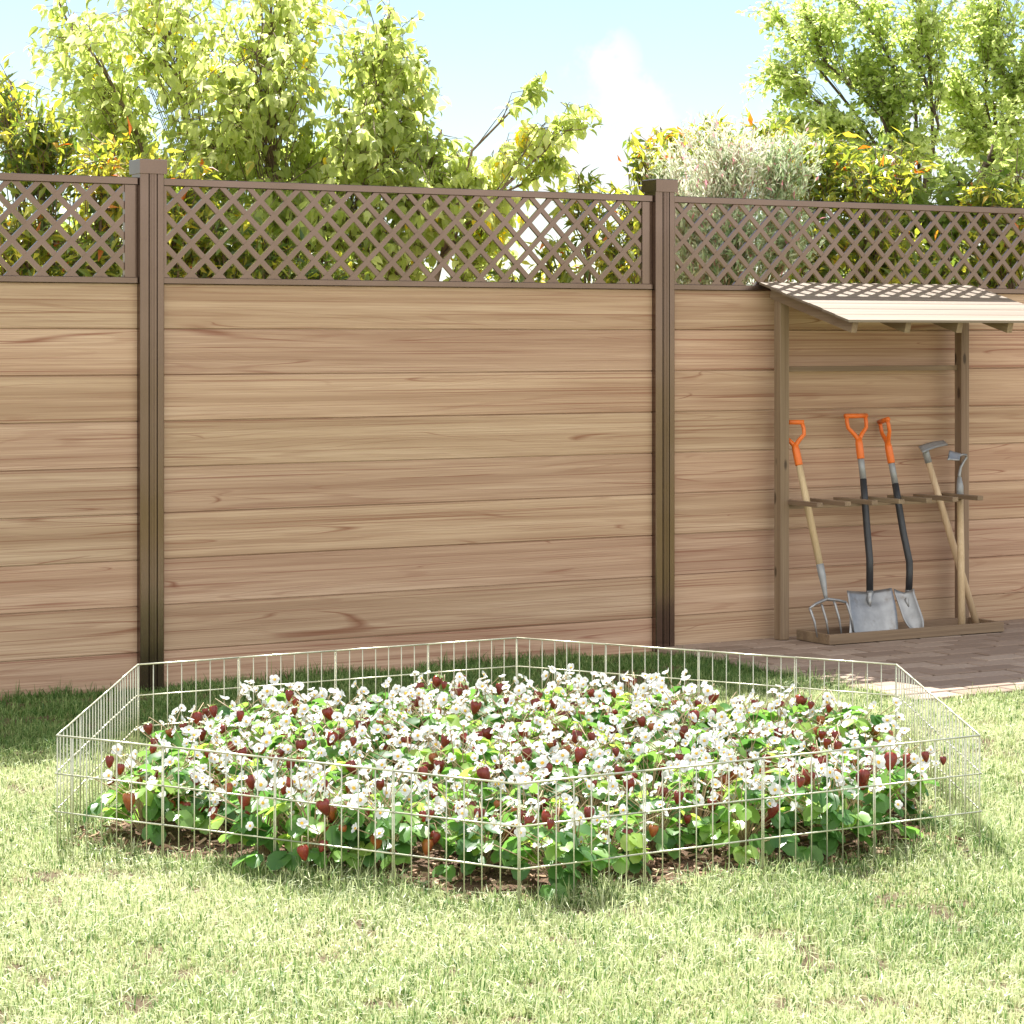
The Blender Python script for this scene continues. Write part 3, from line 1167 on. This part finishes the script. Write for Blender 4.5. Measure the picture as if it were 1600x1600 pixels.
def berry_mesh():
    mb = MB()
    prof = [(.0005, .001), (.009, .0005), (.0150, -.003), (.0178, -.010), (.0172, -.018), (.0140, -.028), (.0095, -.037), (.0050, -.0435), (.0008, -.0455)]
    n = 14
    vs = [(r * math.cos(2 * math.pi * k / n), r * math.sin(2 * math.pi * k / n), z) for r, z in prof for k in range(n)]
    fs = [(i * n + k, (i + 1) * n + k, (i + 1) * n + (k + 1) % n, i * n + (k + 1) % n) for i in range(len(prof) - 1) for k in range(n)]
    mb.add(vs, fs, 0, 0, True)
    return mb


def calyx_mesh():
    mb = MB()
    for k in range(7):
        a = 2 * math.pi * k / 7
        ca, sa = math.cos(a), math.sin(a)
        pts = [(.001, 0, .0035), (.009, .0042, .0035), (.019, .001, .0015 + .002 * (k % 3)), (.019, -.001, .0015 + .002 * (k % 3)), (.009, -.0042, .0035)]
        mb.add([(x * ca - y * sa, x * sa + y * ca, z) for x, y, z in pts], [(0, 4, 3, 2, 1)[::-1]], random.random(), 0, True)
    return mb


def mesh_of(mbx, name, mat):
    o = mbx.build(name, mat)
    me = o.data
    bpy.data.objects.remove(o)
    return me


FL = [mesh_of(flower_mesh(i, op), "flower", PETAL) for i, op in enumerate((.15, .3, .45, .05, .6, .22))]
CE = mesh_of(centre_mesh(), "flower_centre", YOLK)
BE = [mesh_of(berry_mesh(), "berry", m) for m in BERRIES]
CX = mesh_of(calyx_mesh(), "calyx", CALYX)


def child(name, me, parent, M4=None):
    o = bpy.data.objects.new(name, me)
    COL.objects.link(o)
    o.parent = parent
    if M4 is not None:
        o.matrix_local = M4
    return o


PLANT_LABEL = "strawberry plant with white flowers and dark red berries in the fenced bed"
PLANT_GROUP = "strawberry plants in the wire pen"


def make_plant(seed, nf, nb):
    r_ = random.Random(seed)
    root = empty("strawberry_plant", (0, 0, 0))
    V, Fc, tn = [], [], []
    st = MB()
    nvv = 0
    # low leafy clump: petioles fan out from the crown, three leaflets each
    for i in range(25):
        a = r_.uniform(0, 2 * math.pi)
        lvl = i / 25
        reach = r_.uniform(.04, .125) * (1.1 - .5 * lvl)
        hz = .035 + .115 * lvl + r_.uniform(-.012, .02)
        tip = Vector((math.cos(a) * reach, math.sin(a) * reach, hz))
        st.tube([(0, 0, .0), (tip.x * .35, tip.y * .35, hz * .6), tip], [.0018, .0014, .001], 4, r_.random(), False)
        out = Vector((math.cos(a), math.sin(a), 0))
        tone = r_.random() ** 1.3
        for da in (-1.15, 0, 1.15):
            dv = Vector((math.cos(a + da), math.sin(a + da), r_.uniform(-.75, .15)))
            Mx = frame(dv, Vector((out.x * .3 + r_.gauss(0, .25), out.y * .3 + r_.gauss(0, .25), 1)))
            sz = r_.uniform(.040, .058) * (1.0 if da == 0 else .88)
            vv = (LV * sz) @ np.array(Mx).T + np.array(tip)
            V.append(vv)
            Fc.append(LF + nvv)
            nvv += len(vv)
            tn.append(np.full(len(vv), min(1, max(0, tone + r_.gauss(0, .08)))))
    fo = np_mesh("foliage", np.concatenate(V), [np.concatenate(Fc)], np.concatenate(tn), LEAF_BERRY, root, True)
    # flower and fruit stalks
    for i in range(nf):
        a = r_.uniform(0, 2 * math.pi)
        rad = .155 * math.sqrt(r_.uniform(.02, 1))
        h = r_.uniform(.135, .225) - rad * .25
        tip = Vector((math.cos(a) * rad, math.sin(a) * rad, h))
        kx = Vector((math.cos(a + .5) * rad * .5, math.sin(a + .5) * rad * .5, h * .7))
        st.tube([(0, 0, .02), kx, tip], [.0017, .0014, .0011], 4, r_.random(), False)
        nrm = Vector((math.cos(a) * r_.uniform(0, 1) + r_.gauss(0, .45), math.sin(a) * r_.uniform(0, 1) + r_.gauss(0, .45) - .1, r_.uniform(.25, 1.0)))
        q = nrm.to_track_quat('Z', 'Y')
        M4 = Matrix.Translation(tip) @ q.to_matrix().to_4x4() @ Matrix.Rotation(r_.uniform(0, 6.28), 4, 'Z') @ Matrix.Scale(r_.uniform(.72, 1.2), 4)
        f = child("flower", FL[r_.randrange(len(FL))], root, M4)
        child("flower_centre", CE, f)
    for i in range(nb):
        a = r_.uniform(0, 2 * math.pi)
        rad = r_.uniform(.05, .155)
        h = r_.uniform(.08, .195)
        tip = Vector((math.cos(a) * rad, math.sin(a) * rad, h))
        st.tube([(0, 0, .02), (tip.x * .5, tip.y * .5, h * .8 + .02), (tip.x * .95, tip.y * .95, h + .018), tip + Vector((0, 0, .003))], [.0017, .0014, .0012, .0012], 4, r_.random(), False)
        M4 = Matrix.Translation(tip) @ Matrix.Rotation(r_.gauss(0, .22), 4, 'X') @ Matrix.Rotation(r_.gauss(0, .22), 4, 'Y') @ Matrix.Rotation(r_.uniform(0, 6.28), 4, 'Z') @ Matrix.Scale(r_.uniform(.5, .92), 4)
        b = child("berry", BE[r_.randrange(3)], root, M4)
        child("calyx", CX, b)
    st.build("stem", STEM, root)
    return root


def copy_tree(o, parent=None):
    c_ = o.copy()
    COL.objects.link(c_)
    if parent is not None:
        c_.parent = parent
    for ch in o.children:
        copy_tree(ch, c_)
    return c_


protos = [make_plant(100 + i, nf, nb) for i, (nf, nb) in enumerate(((20, 7), (18, 8), (21, 6), (19, 8), (20, 7)))]
spots = []
sp_ = .232
for i in range(-8, 9):
    for j in range(-8, 9):
        x = HC.x + .07 + (i + (j % 2) * .5) * sp_ + random.uniform(-.045, .045)
        y = HC.y + j * sp_ * .866 + random.uniform(-.045, .045)
        if float(hexdist(x, y)) < .93 and -.98 < x - HC.x < 1.06 and not (abs(x - HC.x) > .93 and abs(y - HC.y) > .60):
            spots.append((x, y))
used = set()
for n_, (x, y) in enumerate(spots):
    k = random.randrange(len(protos))
    if k in used:
        o = copy_tree(protos[k])
    else:
        o = protos[k]
        used.add(k)
    t = float(hexdist(x, y))
    o.location = (x, y, .004 + .026 * (1 - t ** 3))
    o.rotation_euler = (0, 0, random.uniform(0, 6.28))
    s = random.uniform(.9, 1.12)
    o.scale = (s, s, s * random.uniform(.94, 1.08))
    tag(o, PLANT_LABEL, "strawberry plant", PLANT_GROUP)

# ------------------------------------------------------------------ grass
M = Mat("grass_blade")
tone = M.attr('tone')
tip = M.attr('tip')
c = M.ramp(tone, [(0, (.040, .120, .018)), (.25, (.10, .22, .035)), (.45, (.38, .46, .165)), (.7, (.58, .63, .37)), (1, (.70, .67, .48))])
c = M.mix(M.math('MULTIPLY', M.math('MULTIPLY', tip, tone), .7), c, (.62, .64, .38))
sh = M.pbr(c, .5, 0, .4)
t = M.node('ShaderNodeBsdfTranslucent')
M.put(t.inputs['Color'], M.mix(M.math('MULTIPLY', tone, .6), c, (.66, .74, .38)))
mxs = M.node('ShaderNodeMixShader')
mxs.inputs[0].default_value = .35
M.l.new(sh, mxs.inputs[1]); M.l.new(t.outputs[0], mxs.inputs[2])
GRASS = M.done(mxs.outputs[0])


def grass():
    N0 = 1150000
    y = 3.75 + (9.9 - 3.75) * rng.random(N0)
    x = (rng.random(N0) * 2 - 1) * 3.1
    keep = np.abs(x) < .2162 * y + .75
    x, y = x[keep], y[keep]
    # fence frame
    rx, ry = x - BX, y - BY
    s = rx * CT + ry * ST
    d = -(-rx * ST + ry * CT)
    keep = (d > .003) & ~((s > PS0 - .004) & (d < PD + .004))
    hd = hexdist(x, y)
    edge = blob(x, y) + .05 * (vnoise(x, y, 9, 3) - .5)
    keep &= (hd > edge) | ((hd > edge - .10) & (rng.random(len(x)) < .07))
    # thin spots
    thin = vnoise(x, y, 2.3, 5) * .55 + vnoise(x, y, 6.0, 6) * .45
    worn = bare(x, y)
    p = np.clip(1.25 - 2.6 * np.clip(thin - .56, 0, 1), .4, 1) * (1 - .85 * worn)
    keep &= rng.random(len(x)) < p
    x, y, thin, d, hd, s = x[keep], y[keep], thin[keep], d[keep], hd[keep], s[keep]
    n = len(x)
    # gather blades in tufts
    tw = vnoise(x, y, 30, 8)
    h = (.011 + .031 * rng.random(n) ** 1.7) * (.65 + .7 * tw) * np.clip(1.5 - 1.1 * thin, .6, 1.1)
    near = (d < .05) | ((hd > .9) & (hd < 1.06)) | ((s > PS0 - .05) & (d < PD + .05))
    h = np.where(near, h * (1.1 + .75 * rng.random(n)), h)
    w = .0009 + .0011 * rng.random(n)
    a = 2 * math.pi * rng.random(n)
    lean = rng.normal(0, .7, n) + .5
    la = a + rng.normal(0, .6, n)
    # wind-combed patches
    la = la + 2.5 * (vnoise(x, y, 1.5, 9) - .5)
    dx, dy = np.cos(la), np.sin(la)
    px_, py_ = -np.sin(a), np.cos(a)
    z0 = -.002
    m1 = .5
    P = np.empty((n, 5, 3), dtype=np.float32)
    hx1, hx2 = h * lean * .35, h * lean * 1.05
    z1, z2 = h * .55, h * np.clip(1 - .35 * np.abs(lean) ** 1.5, .35, 1)
    P[:, 0] = np.stack([x - px_ * w, y - py_ * w, np.full(n, z0)], 1)
    P[:, 1] = np.stack([x + px_ * w, y + py_ * w, np.full(n, z0)], 1)
    P[:, 2] = np.stack([x + dx * hx1 + px_ * w * .8, y + dy * hx1 + py_ * w * .8, z1], 1)
    P[:, 3] = np.stack([x + dx * hx1 - px_ * w * .8, y + dy * hx1 - py_ * w * .8, z1], 1)
    P[:, 4] = np.stack([x + dx * hx2, y + dy * hx2, z2], 1)
    idx = np.arange(n)[:, None] * 5
    quads = idx + np.array([[0, 1, 2, 3]])
    tris = idx + np.array([[3, 2, 4]])
    patch = vnoise(x, y, 1.1, 12) * .5 + vnoise(x, y, 4.0, 13) * .5
    tone = np.clip(.56 + .6 * (patch - .5) + rng.normal(0, .2, n), 0, 1)
    tone = np.where(rng.random(n) < .12, .8 + .2 * rng.random(n), tone)
    tone = np.where(rng.random(n) < .13, .22 * rng.random(n), tone)
    green = np.clip((1.45 - d + .5 * (patch - .5)) / .5, 0, 1)          # fence's shade painted into the blades: darker, greener strip along it
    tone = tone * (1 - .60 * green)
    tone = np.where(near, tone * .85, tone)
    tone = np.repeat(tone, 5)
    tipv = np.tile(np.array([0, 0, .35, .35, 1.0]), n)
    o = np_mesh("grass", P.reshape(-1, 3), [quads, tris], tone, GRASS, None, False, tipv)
    tag(o, "pale sunlit lawn grass growing around the wire pen", "grass", kind='stuff')


grass()


# ------------------------------------------------------------------ trees and shrubs behind the fence
def heart_leaf():
    vs = [(0, 0, 0), (0, .38, -.02), (0, .72, -.10), (0, 1.0, -.26)]
    side = [(.20, .07, .05), (.30, .34, .06), (.17, .70, -.02)]
    vs += [(x, y, z) for x, y, z in side] + [(-x, y, z) for x, y, z in side]
    q = [(0, 4, 5, 1), (1, 5, 6, 2), (0, 1, 8, 7), (1, 2, 9, 8)]
    t = [(2, 6, 3), (2, 3, 9)]
    return np.array(vs), np.array(q), np.array(t)


def lance_leaf(w=.17, droop=.22):
    vs = [(0, 0, 0), (0, .5, -droop * .2), (0, 1, -droop), (w, .42, .04), (-w, .42, .04)]
    t = [(0, 3, 1), (1, 3, 2), (0, 1, 4), (1, 2, 4)]
    return np.array(vs), np.zeros((0, 4), int), np.array(t)


def oval_leaf(w=.33):
    vs = [(0, 0, 0), (0, 1, -.12), (w, .5, .06), (-w, .5, .06)]
    t = [(0, 2, 1), (0, 1, 3)]
    return np.array(vs), np.zeros((0, 4), int), np.array(t)


def place_leaves(tmpl, P, D, Nh, S):
    Vt, Q, T = tmpl
    D = D / np.linalg.norm(D, axis=1, keepdims=True)
    X = np.cross(D, Nh)
    X /= np.maximum(np.linalg.norm(X, axis=1, keepdims=True), 1e-6)
    Z = np.cross(X, D)
    V = P[:, None, :] + S[:, None, None] * (Vt[None, :, 0:1] * X[:, None] + Vt[None, :, 1:2] * D[:, None] + Vt[None, :, 2:3] * Z[:, None])
    k = len(Vt)
    off = (np.arange(len(P)) * k)[:, None, None]
    faces = []
    if len(Q):
        faces.append((off + Q[None]).reshape(-1, 4))
    faces.append((off + T[None]).reshape(-1, 3))
    return V.reshape(-1, 3), faces, k


def plant_tree(name, label, cat, base, clumps, leaf, mat, bark, leaf_len, per_twig, droop, seed, trunk_r=.04, twig_r=.004, fork=None,
               tone_fn=None, twig_leaf_from=.25, group=None, stems=1, updir=0.0, crown='crown'):
    """clumps: list of (centre, (rx, ry, rz), twigs).  Limbs run from the trunk to each clump, twigs spread inside it, leaves sit along the twigs"""
    r_ = np.random.default_rng(seed)
    root = empty(name, base)
    tag(root, label, cat, group)
    wood = MB()
    base = Vector(base)
    fork = Vector(fork) if fork is not None else base + Vector((0, 0, .8))
    sway = Vector(r_.normal(0, .05, 3))
    if stems == 1:
        wood.tube([base + Vector((0, 0, -.1)), base.lerp(fork, .4) + sway * .6, base.lerp(fork, .75) + sway, fork], [trunk_r * 1.25, trunk_r, trunk_r * .9, trunk_r * .8], 8)
    LP, LD, LN, LS, LT = [], [], [], [], []
    for ci, (cc, rad, ntw) in enumerate(clumps):
        cc = Vector(cc)
        rad = np.array(rad)
        src = fork if stems == 1 else base + Vector(r_.normal(0, .08, 3)) * Vector((1, 1, 0)).length
        if stems != 1:
            src.z = 0
        mid_ = src.lerp(cc, .5) + Vector(r_.normal(0, .07, 3)) + Vector((0, 0, .05))
        d_ = (cc - src)
        lr = trunk_r * (.55 if stems == 1 else .75)
        limb = [src, src.lerp(mid_, .5) + Vector(r_.normal(0, .02, 3)), mid_, mid_.lerp(cc, .6) + Vector(r_.normal(0, .03, 3)), cc + Vector((0, 0, rad[2] * .3))]
        wood.tube(limb, [lr, lr * .8, lr * .62, lr * .45, lr * .22], 6)
        ctone = r_.normal(0, .10)
        for k in range(ntw):
            u = r_.normal(0, 1, 3)
            u /= np.linalg.norm(u)
            rr = r_.random() ** .42
            end = Vector(np.array(cc) + u * rad * rr)
            f_ = r_.random()
            if f_ < .7:
                st_ = limb[3].lerp(limb[4], r_.random())
            else:
                st_ = limb[2].lerp(limb[3], r_.random())
            out = (end - st_)
            ln = out.length
            if ln < 1e-3:
                continue
            # long twigs keep only their outer part as leafy spray
            m1 = st_.lerp(end, .5) + Vector((0, 0, ln * (.10 + updir * .2))) + Vector(r_.normal(0, .03, 3))
            e2 = end + Vector((0, 0, -droop * ln * .35))
            rads = [twig_r * 1.25, twig_r * .8, twig_r * .4]
            wood.tube([st_, m1, e2], rads, 3, 0, False)
            nl = max(2, int(per_twig * r_.uniform(.7, 1.3)))
            L_eff = min(ln, .55)
            t0 = max(twig_leaf_from, 1 - L_eff / ln)
            ts = t0 + (1 - t0) * (np.arange(nl) + r_.random(nl)) / nl
            a, b_, c_ = np.array(st_), np.array(m1), np.array(e2)
            pts = (1 - ts)[:, None] ** 2 * a + 2 * ((1 - ts) * ts)[:, None] * b_ + ts[:, None] ** 2 * c_
            pts = pts + r_.normal(0, leaf_len * .18, (nl, 3))
            tv = np.array((e2 - m1).normalized())
            dirs = tv[None] * .55 + r_.normal(0, .55, (nl, 3)) + np.array([0, 0, -droop + updir])[None]
            nh = r_.normal(0, .5, (nl, 3)) + np.array([0, 0, 1.0])[None] + u[None] * .5
            LP.append(pts); LD.append(dirs); LN.append(nh)
            LS.append(leaf_len * r_.uniform(.6, 1.15, nl))
            tt = r_.normal(.48, .2, nl) + ctone + r_.normal(0, .07)
            if tone_fn is not None:
                tt = tone_fn(r_, nl, ctone, ts)
            LT.append(np.clip(tt, 0, 1))
    P, D, Nh, S, T = (np.concatenate(q) for q in (LP, LD, LN, LS, LT))
    V, faces, k = place_leaves(leaf, P, D, Nh, S)
    ob = np.array(base)
    np_mesh(crown, V - ob[None], faces, np.repeat(T, k), mat, root, False)
    wood.build("trunk", bark, root, tuple(base))
    return len(P)


def PWT(px, py, depth):
    return PW(px, py, depth + .45 + (.45 if px > 980 else 0))


def cl_(px, py, depth, rx, ry, rz, n):
    """clump whose middle stands at picture position px, py at this depth; radii in picture units across and up, in metres along"""
    k = depth / F
    return (PWT(px, py, depth), (rx * k, ry, rz * k), n)


nleaf = 0
# the big broad-leaved tree behind the left post
clumps = [cl_(430, -40, 10.9, 200, .6, 100, 130), cl_(240, 10, 10.7, 160, .6, 100, 130), cl_(110, 40, 10.8, 80, .5, 60, 44), cl_(160, 150, 10.9, 120, .5, 80, 105), cl_(400, 110, 10.5, 160, .6, 100, 140),
          cl_(610, 50, 11.0, 110, .6, 110, 115), cl_(640, 115, 10.9, 75, .5, 60, 56), cl_(570, 190, 10.7, 130, .6, 80, 115), cl_(330, 210, 10.6, 150, .6, 80, 125), cl_(650, 265, 10.6, 110, .5, 55, 95),
          cl_(450, 310, 10.5, 140, .5, 90, 125), cl_(600, 360, 10.7, 140, .5, 75, 100), cl_(230, 250, 11.0, 90, .5, 70, 65), cl_(700, 290, 10.6, 80, .4, 65, 84), cl_(690, 215, 10.7, 60, .4, 45, 40),
          cl_(760, 360, 10.6, 75, .3, 60, 62), cl_(80, -10, 11.0, 70, .3, 40, 20), cl_(480, 230, 10.9, 140, .5, 80, 95)]
clumps = [(c_, r3, int(n_ * .84)) for c_, r3, n_ in clumps]
nleaf += plant_tree("broadleaf_tree", "tall light green tree with heart shaped drooping leaves behind the left fence post", "tree", PWT(430, 1000, 10.9) * Vector((1, 1, 0)),
                    clumps, heart_leaf(), LEAF_BIG, BARK, .061, 11, .7, 21, .024, .0026, PWT(430, 400, 10.9), stems=4)
# a sapling of the same kind, its branches reaching to the right
clumps = [cl_(850, 205, 10.5, 65, .25, 36, 34), cl_(905, 172, 10.5, 34, .18, 28, 17), cl_(838, 128, 10.5, 18, .14, 34, 11), cl_(795, 245, 10.5, 60, .25, 40, 28), cl_(770, 320, 10.5, 65, .3, 45, 38),
          cl_(715, 250, 10.5, 45, .22, 32, 20), cl_(740, 295, 10.5, 55, .25, 36, 28), cl_(870, 255, 10.5, 50, .22, 25, 14)]
nleaf += plant_tree("young_tree", "slender young tree with sparse lime green leaves above the middle of the lattice", "tree", PWT(640, 600, 10.5) * Vector((1, 1, 0)),
                    clumps, heart_leaf(), LEAF_BIG, BARK, .061, 8, .6, 22, .017, .0024, PWT(690, 400, 10.5))


def phot(base_=.42, spread=.22):
    return lambda r_, n, ct, ts: r_.normal(base_ + ct * .6, spread, n) + np.where(ts > .8, .10, -.03)


def shrub(label, px, depth, clumps, seed, tf, per=10, ln=.08):
    b = PWT(px, 800, depth)
    return plant_tree("photinia_shrub", label, "shrub", Vector((b.x, b.y, 0)), clumps, lance_leaf(.16, .2), LEAF_PHOT, BARK, ln, per, .12, seed, .016, .0032, PWT(px, 700, depth),
                      tf, .25, "colourful shrubs behind the fence", stems=3)


nleaf += shrub("dark bushy shrub with yellow and orange leaf tips behind the leftmost lattice", 110, 10.0,
               [cl_(60, 215, 9.9, 95, .35, 75, 85), cl_(180, 260, 9.9, 100, .35, 70, 95), cl_(290, 275, 9.9, 60, .3, 50, 40), cl_(30, 370, 9.8, 90, .35, 90, 80), cl_(150, 400, 9.8, 110, .3, 70, 80), cl_(270, 370, 9.9, 80, .3, 80, 70), cl_(15, 140, 10.1, 60, .3, 55, 46), cl_(-80, 260, 10, 80, .3, 110, 50)], 31, phot(.47))
nleaf += shrub("dark green shrub with orange flecks behind the lattice right of the left post", 360, 10.1,
               [cl_(330, 390, 10.0, 90, .3, 70, 75), cl_(420, 400, 10.0, 80, .3, 60, 60), cl_(320, 300, 10.1, 60, .3, 50, 34), cl_(510, 420, 10.0, 80, .3, 40, 40)], 32, phot(.34))
nleaf += shrub("small thin shrub with red and yellow leaves left of the second fence post", 930, 10.3,
               [cl_(905, 300, 10.3, 55, .25, 42, 30), cl_(960, 390, 10.2, 60, .25, 60, 46), cl_(860, 400, 10.3, 50, .2, 45, 22), cl_(980, 310, 10.3, 45, .25, 45, 26), cl_(1010, 240, 10.6, 40, .25, 45, 22), cl_(800, 430, 10.3, 50, .2, 20, 12)], 33, phot(.47))
nleaf += shrub("yellow green shrub with orange leaf tips beyond the pale willow", 1310, 10.9,
               [cl_(1270, 240, 10.9, 80, .35, 55, 80), cl_(1350, 290, 10.8, 95, .3, 65, 110), cl_(1270, 370, 10.8, 80, .3, 60, 70), cl_(1380, 390, 10.8, 90, .3, 60, 75), cl_(1400, 250, 11.3, 70, .3, 45, 44), cl_(1190, 215, 11.3, 75, .3, 40, 48), cl_(1110, 210, 11.3, 65, .3, 38, 42), cl_(1030, 225, 11.2, 50, .3, 38, 34)], 34, phot(.49))
nleaf += shrub("yellow green shrub at the right edge above the shelter roof", 1570, 11.2,
               [cl_(1550, 300, 11.2, 75, .3, 35, 65), cl_(1590, 360, 11.1, 90, .3, 70, 85), cl_(1480, 400, 11.1, 80, .3, 60, 55), cl_(1680, 330, 11.2, 80, .3, 80, 50)], 35, phot(.49))


# pale variegated willow
def wil(r_, n, ct, ts):
    t = r_.normal(.30 + .5 * ts + ct, .16, n)
    return np.where(r_.random(n) < .06, .99, np.clip(t, 0, .93))


b = PWT(1130, 800, 10.6)
nleaf += plant_tree("willow_shrub", "pale variegated willow shrub of white and green leaves right of the second post", "shrub", Vector((b.x, b.y, 0)),
                    [cl_(1130, 255, 10.5, 120, .35, 75, 190), cl_(1225, 265, 10.5, 75, .3, 65, 120), cl_(1040, 290, 10.5, 60, .3, 60, 80), cl_(1070, 320, 10.4, 75, .3, 60, 110), cl_(1150, 380, 10.4, 110, .3, 70, 170), cl_(1080, 420, 10.4, 70, .3, 50, 90), cl_(1240, 380, 10.5, 60, .3, 70, 80), cl_(1030, 370, 10.5, 40, .2, 50, 50)],
                    lance_leaf(.13, .12), LEAF_WILLOW, STEM, .042, 24, -.25, 41, .010, .0015, PWT(1130, 700, 10.6), wil, .2, None, 3, .35)

# small-leaved trees on the right
def haw(label, px, depth, fork, clumps, seed, tr, per=18):
    clumps = [(c_, r3, int(n_ * 1.45)) for c_, r3, n_ in clumps]
    return plant_tree("hawthorn_tree", label, "tree", PWT(px, 800, depth) * Vector((1, 1, 0)), clumps, oval_leaf(.36), LEAF_SMALL, DARK_BARK, .040, per, .05, seed, tr, .0019,
                      PWT(fork[0], fork[1], depth), lambda r_, n, ct, ts: r_.normal(.60 + ct, .22, n), .12, None, 1, -.05)


nleaf += haw("airy small leaved tree with thin dark forked branches above the shelter roof", 1450, 12.2, (1440, 330),
             [cl_(1440, 50, 12.2, 105, .6, 80, 80), cl_(1400, 150, 12.1, 90, .5, 60, 62), cl_(1350, 100, 12.3, 80, .5, 65, 50), cl_(1265, 40, 12.3, 85, .5, 75, 58), cl_(1215, 125, 12.3, 65, .4, 65, 46), cl_(1230, 200, 12.2, 60, .4, 40, 36),
              cl_(1330, 5, 12.3, 75, .5, 60, 38), cl_(1430, 225, 12.1, 75, .4, 55, 46), cl_(1290, 190, 12.2, 75, .4, 50, 46), cl_(1340, 240, 12.0, 70, .4, 40, 34), cl_(1195, 20, 12.4, 40, .3, 40, 15), cl_(1440, -70, 12.2, 110, .6, 60, 44)], 51, .024)
nleaf += haw("dense small leaved tree at the upper right edge of the picture", 1570, 12.5, (1560, 320),
             [cl_(1545, 40, 12.5, 100, .5, 90, 90), cl_(1590, 140, 12.4, 90, .5, 80, 80), cl_(1490, 140, 12.5, 80, .5, 70, 64), cl_(1520, 220, 12.4, 80, .4, 50, 46), cl_(1590, 240, 12.4, 70, .4, 50, 42), cl_(1650, 80, 12.5, 90, .5, 110, 60), cl_(1570, -70, 12.5, 110, .6, 60, 50)], 53, .024)
nleaf += haw("small leaved tree with a leaning dark trunk just above the lattice at far right", 1490, 11.9, (1535, 265),
             [cl_(1590, 200, 11.9, 60, .4, 60, 26), cl_(1660, 130, 11.9, 70, .4, 80, 30), cl_(1570, 265, 11.9, 40, .3, 25, 9)], 52, .028)
# lower background greenery that closes the gaps under the crowns
for px, lab, sd in ((180, "deep green bush low behind the leftmost fence section", 61), (470, "deep green bush low behind the left half of the middle lattice", 62), (1450, "green bush low behind the shelter roof", 63), (1500, "fresh green bush rising behind the lattice under the small leaved trees", 64)):
    b = PWT(px, 800, 11.6)
    nleaf += plant_tree("background_bush", lab, "shrub", Vector((b.x, b.y, 0)), [cl_(px - 110, 390 - (110 if sd == 64 else 0), 11.6, 120, .4, 90, 95), cl_(px + 90, 420 - (130 if sd == 64 else 0), 11.6, 120, .4, 80, 90), cl_(px, 350 - (60 if sd == 64 else 0), 11.6, 110, .4, 70, 70)],
                        oval_leaf(.34), LEAF_SMALL, BARK, .07, 9, .3, sd, .02, .003, PWT(px, 700, 11.6), lambda r_, n, ct, ts: r_.normal(.42 + ct, .2, n), .2, "low bushes beyond the fence", 3)
print("leaves", nleaf, "plants", len(spots), "objects", len(bpy.data.objects))
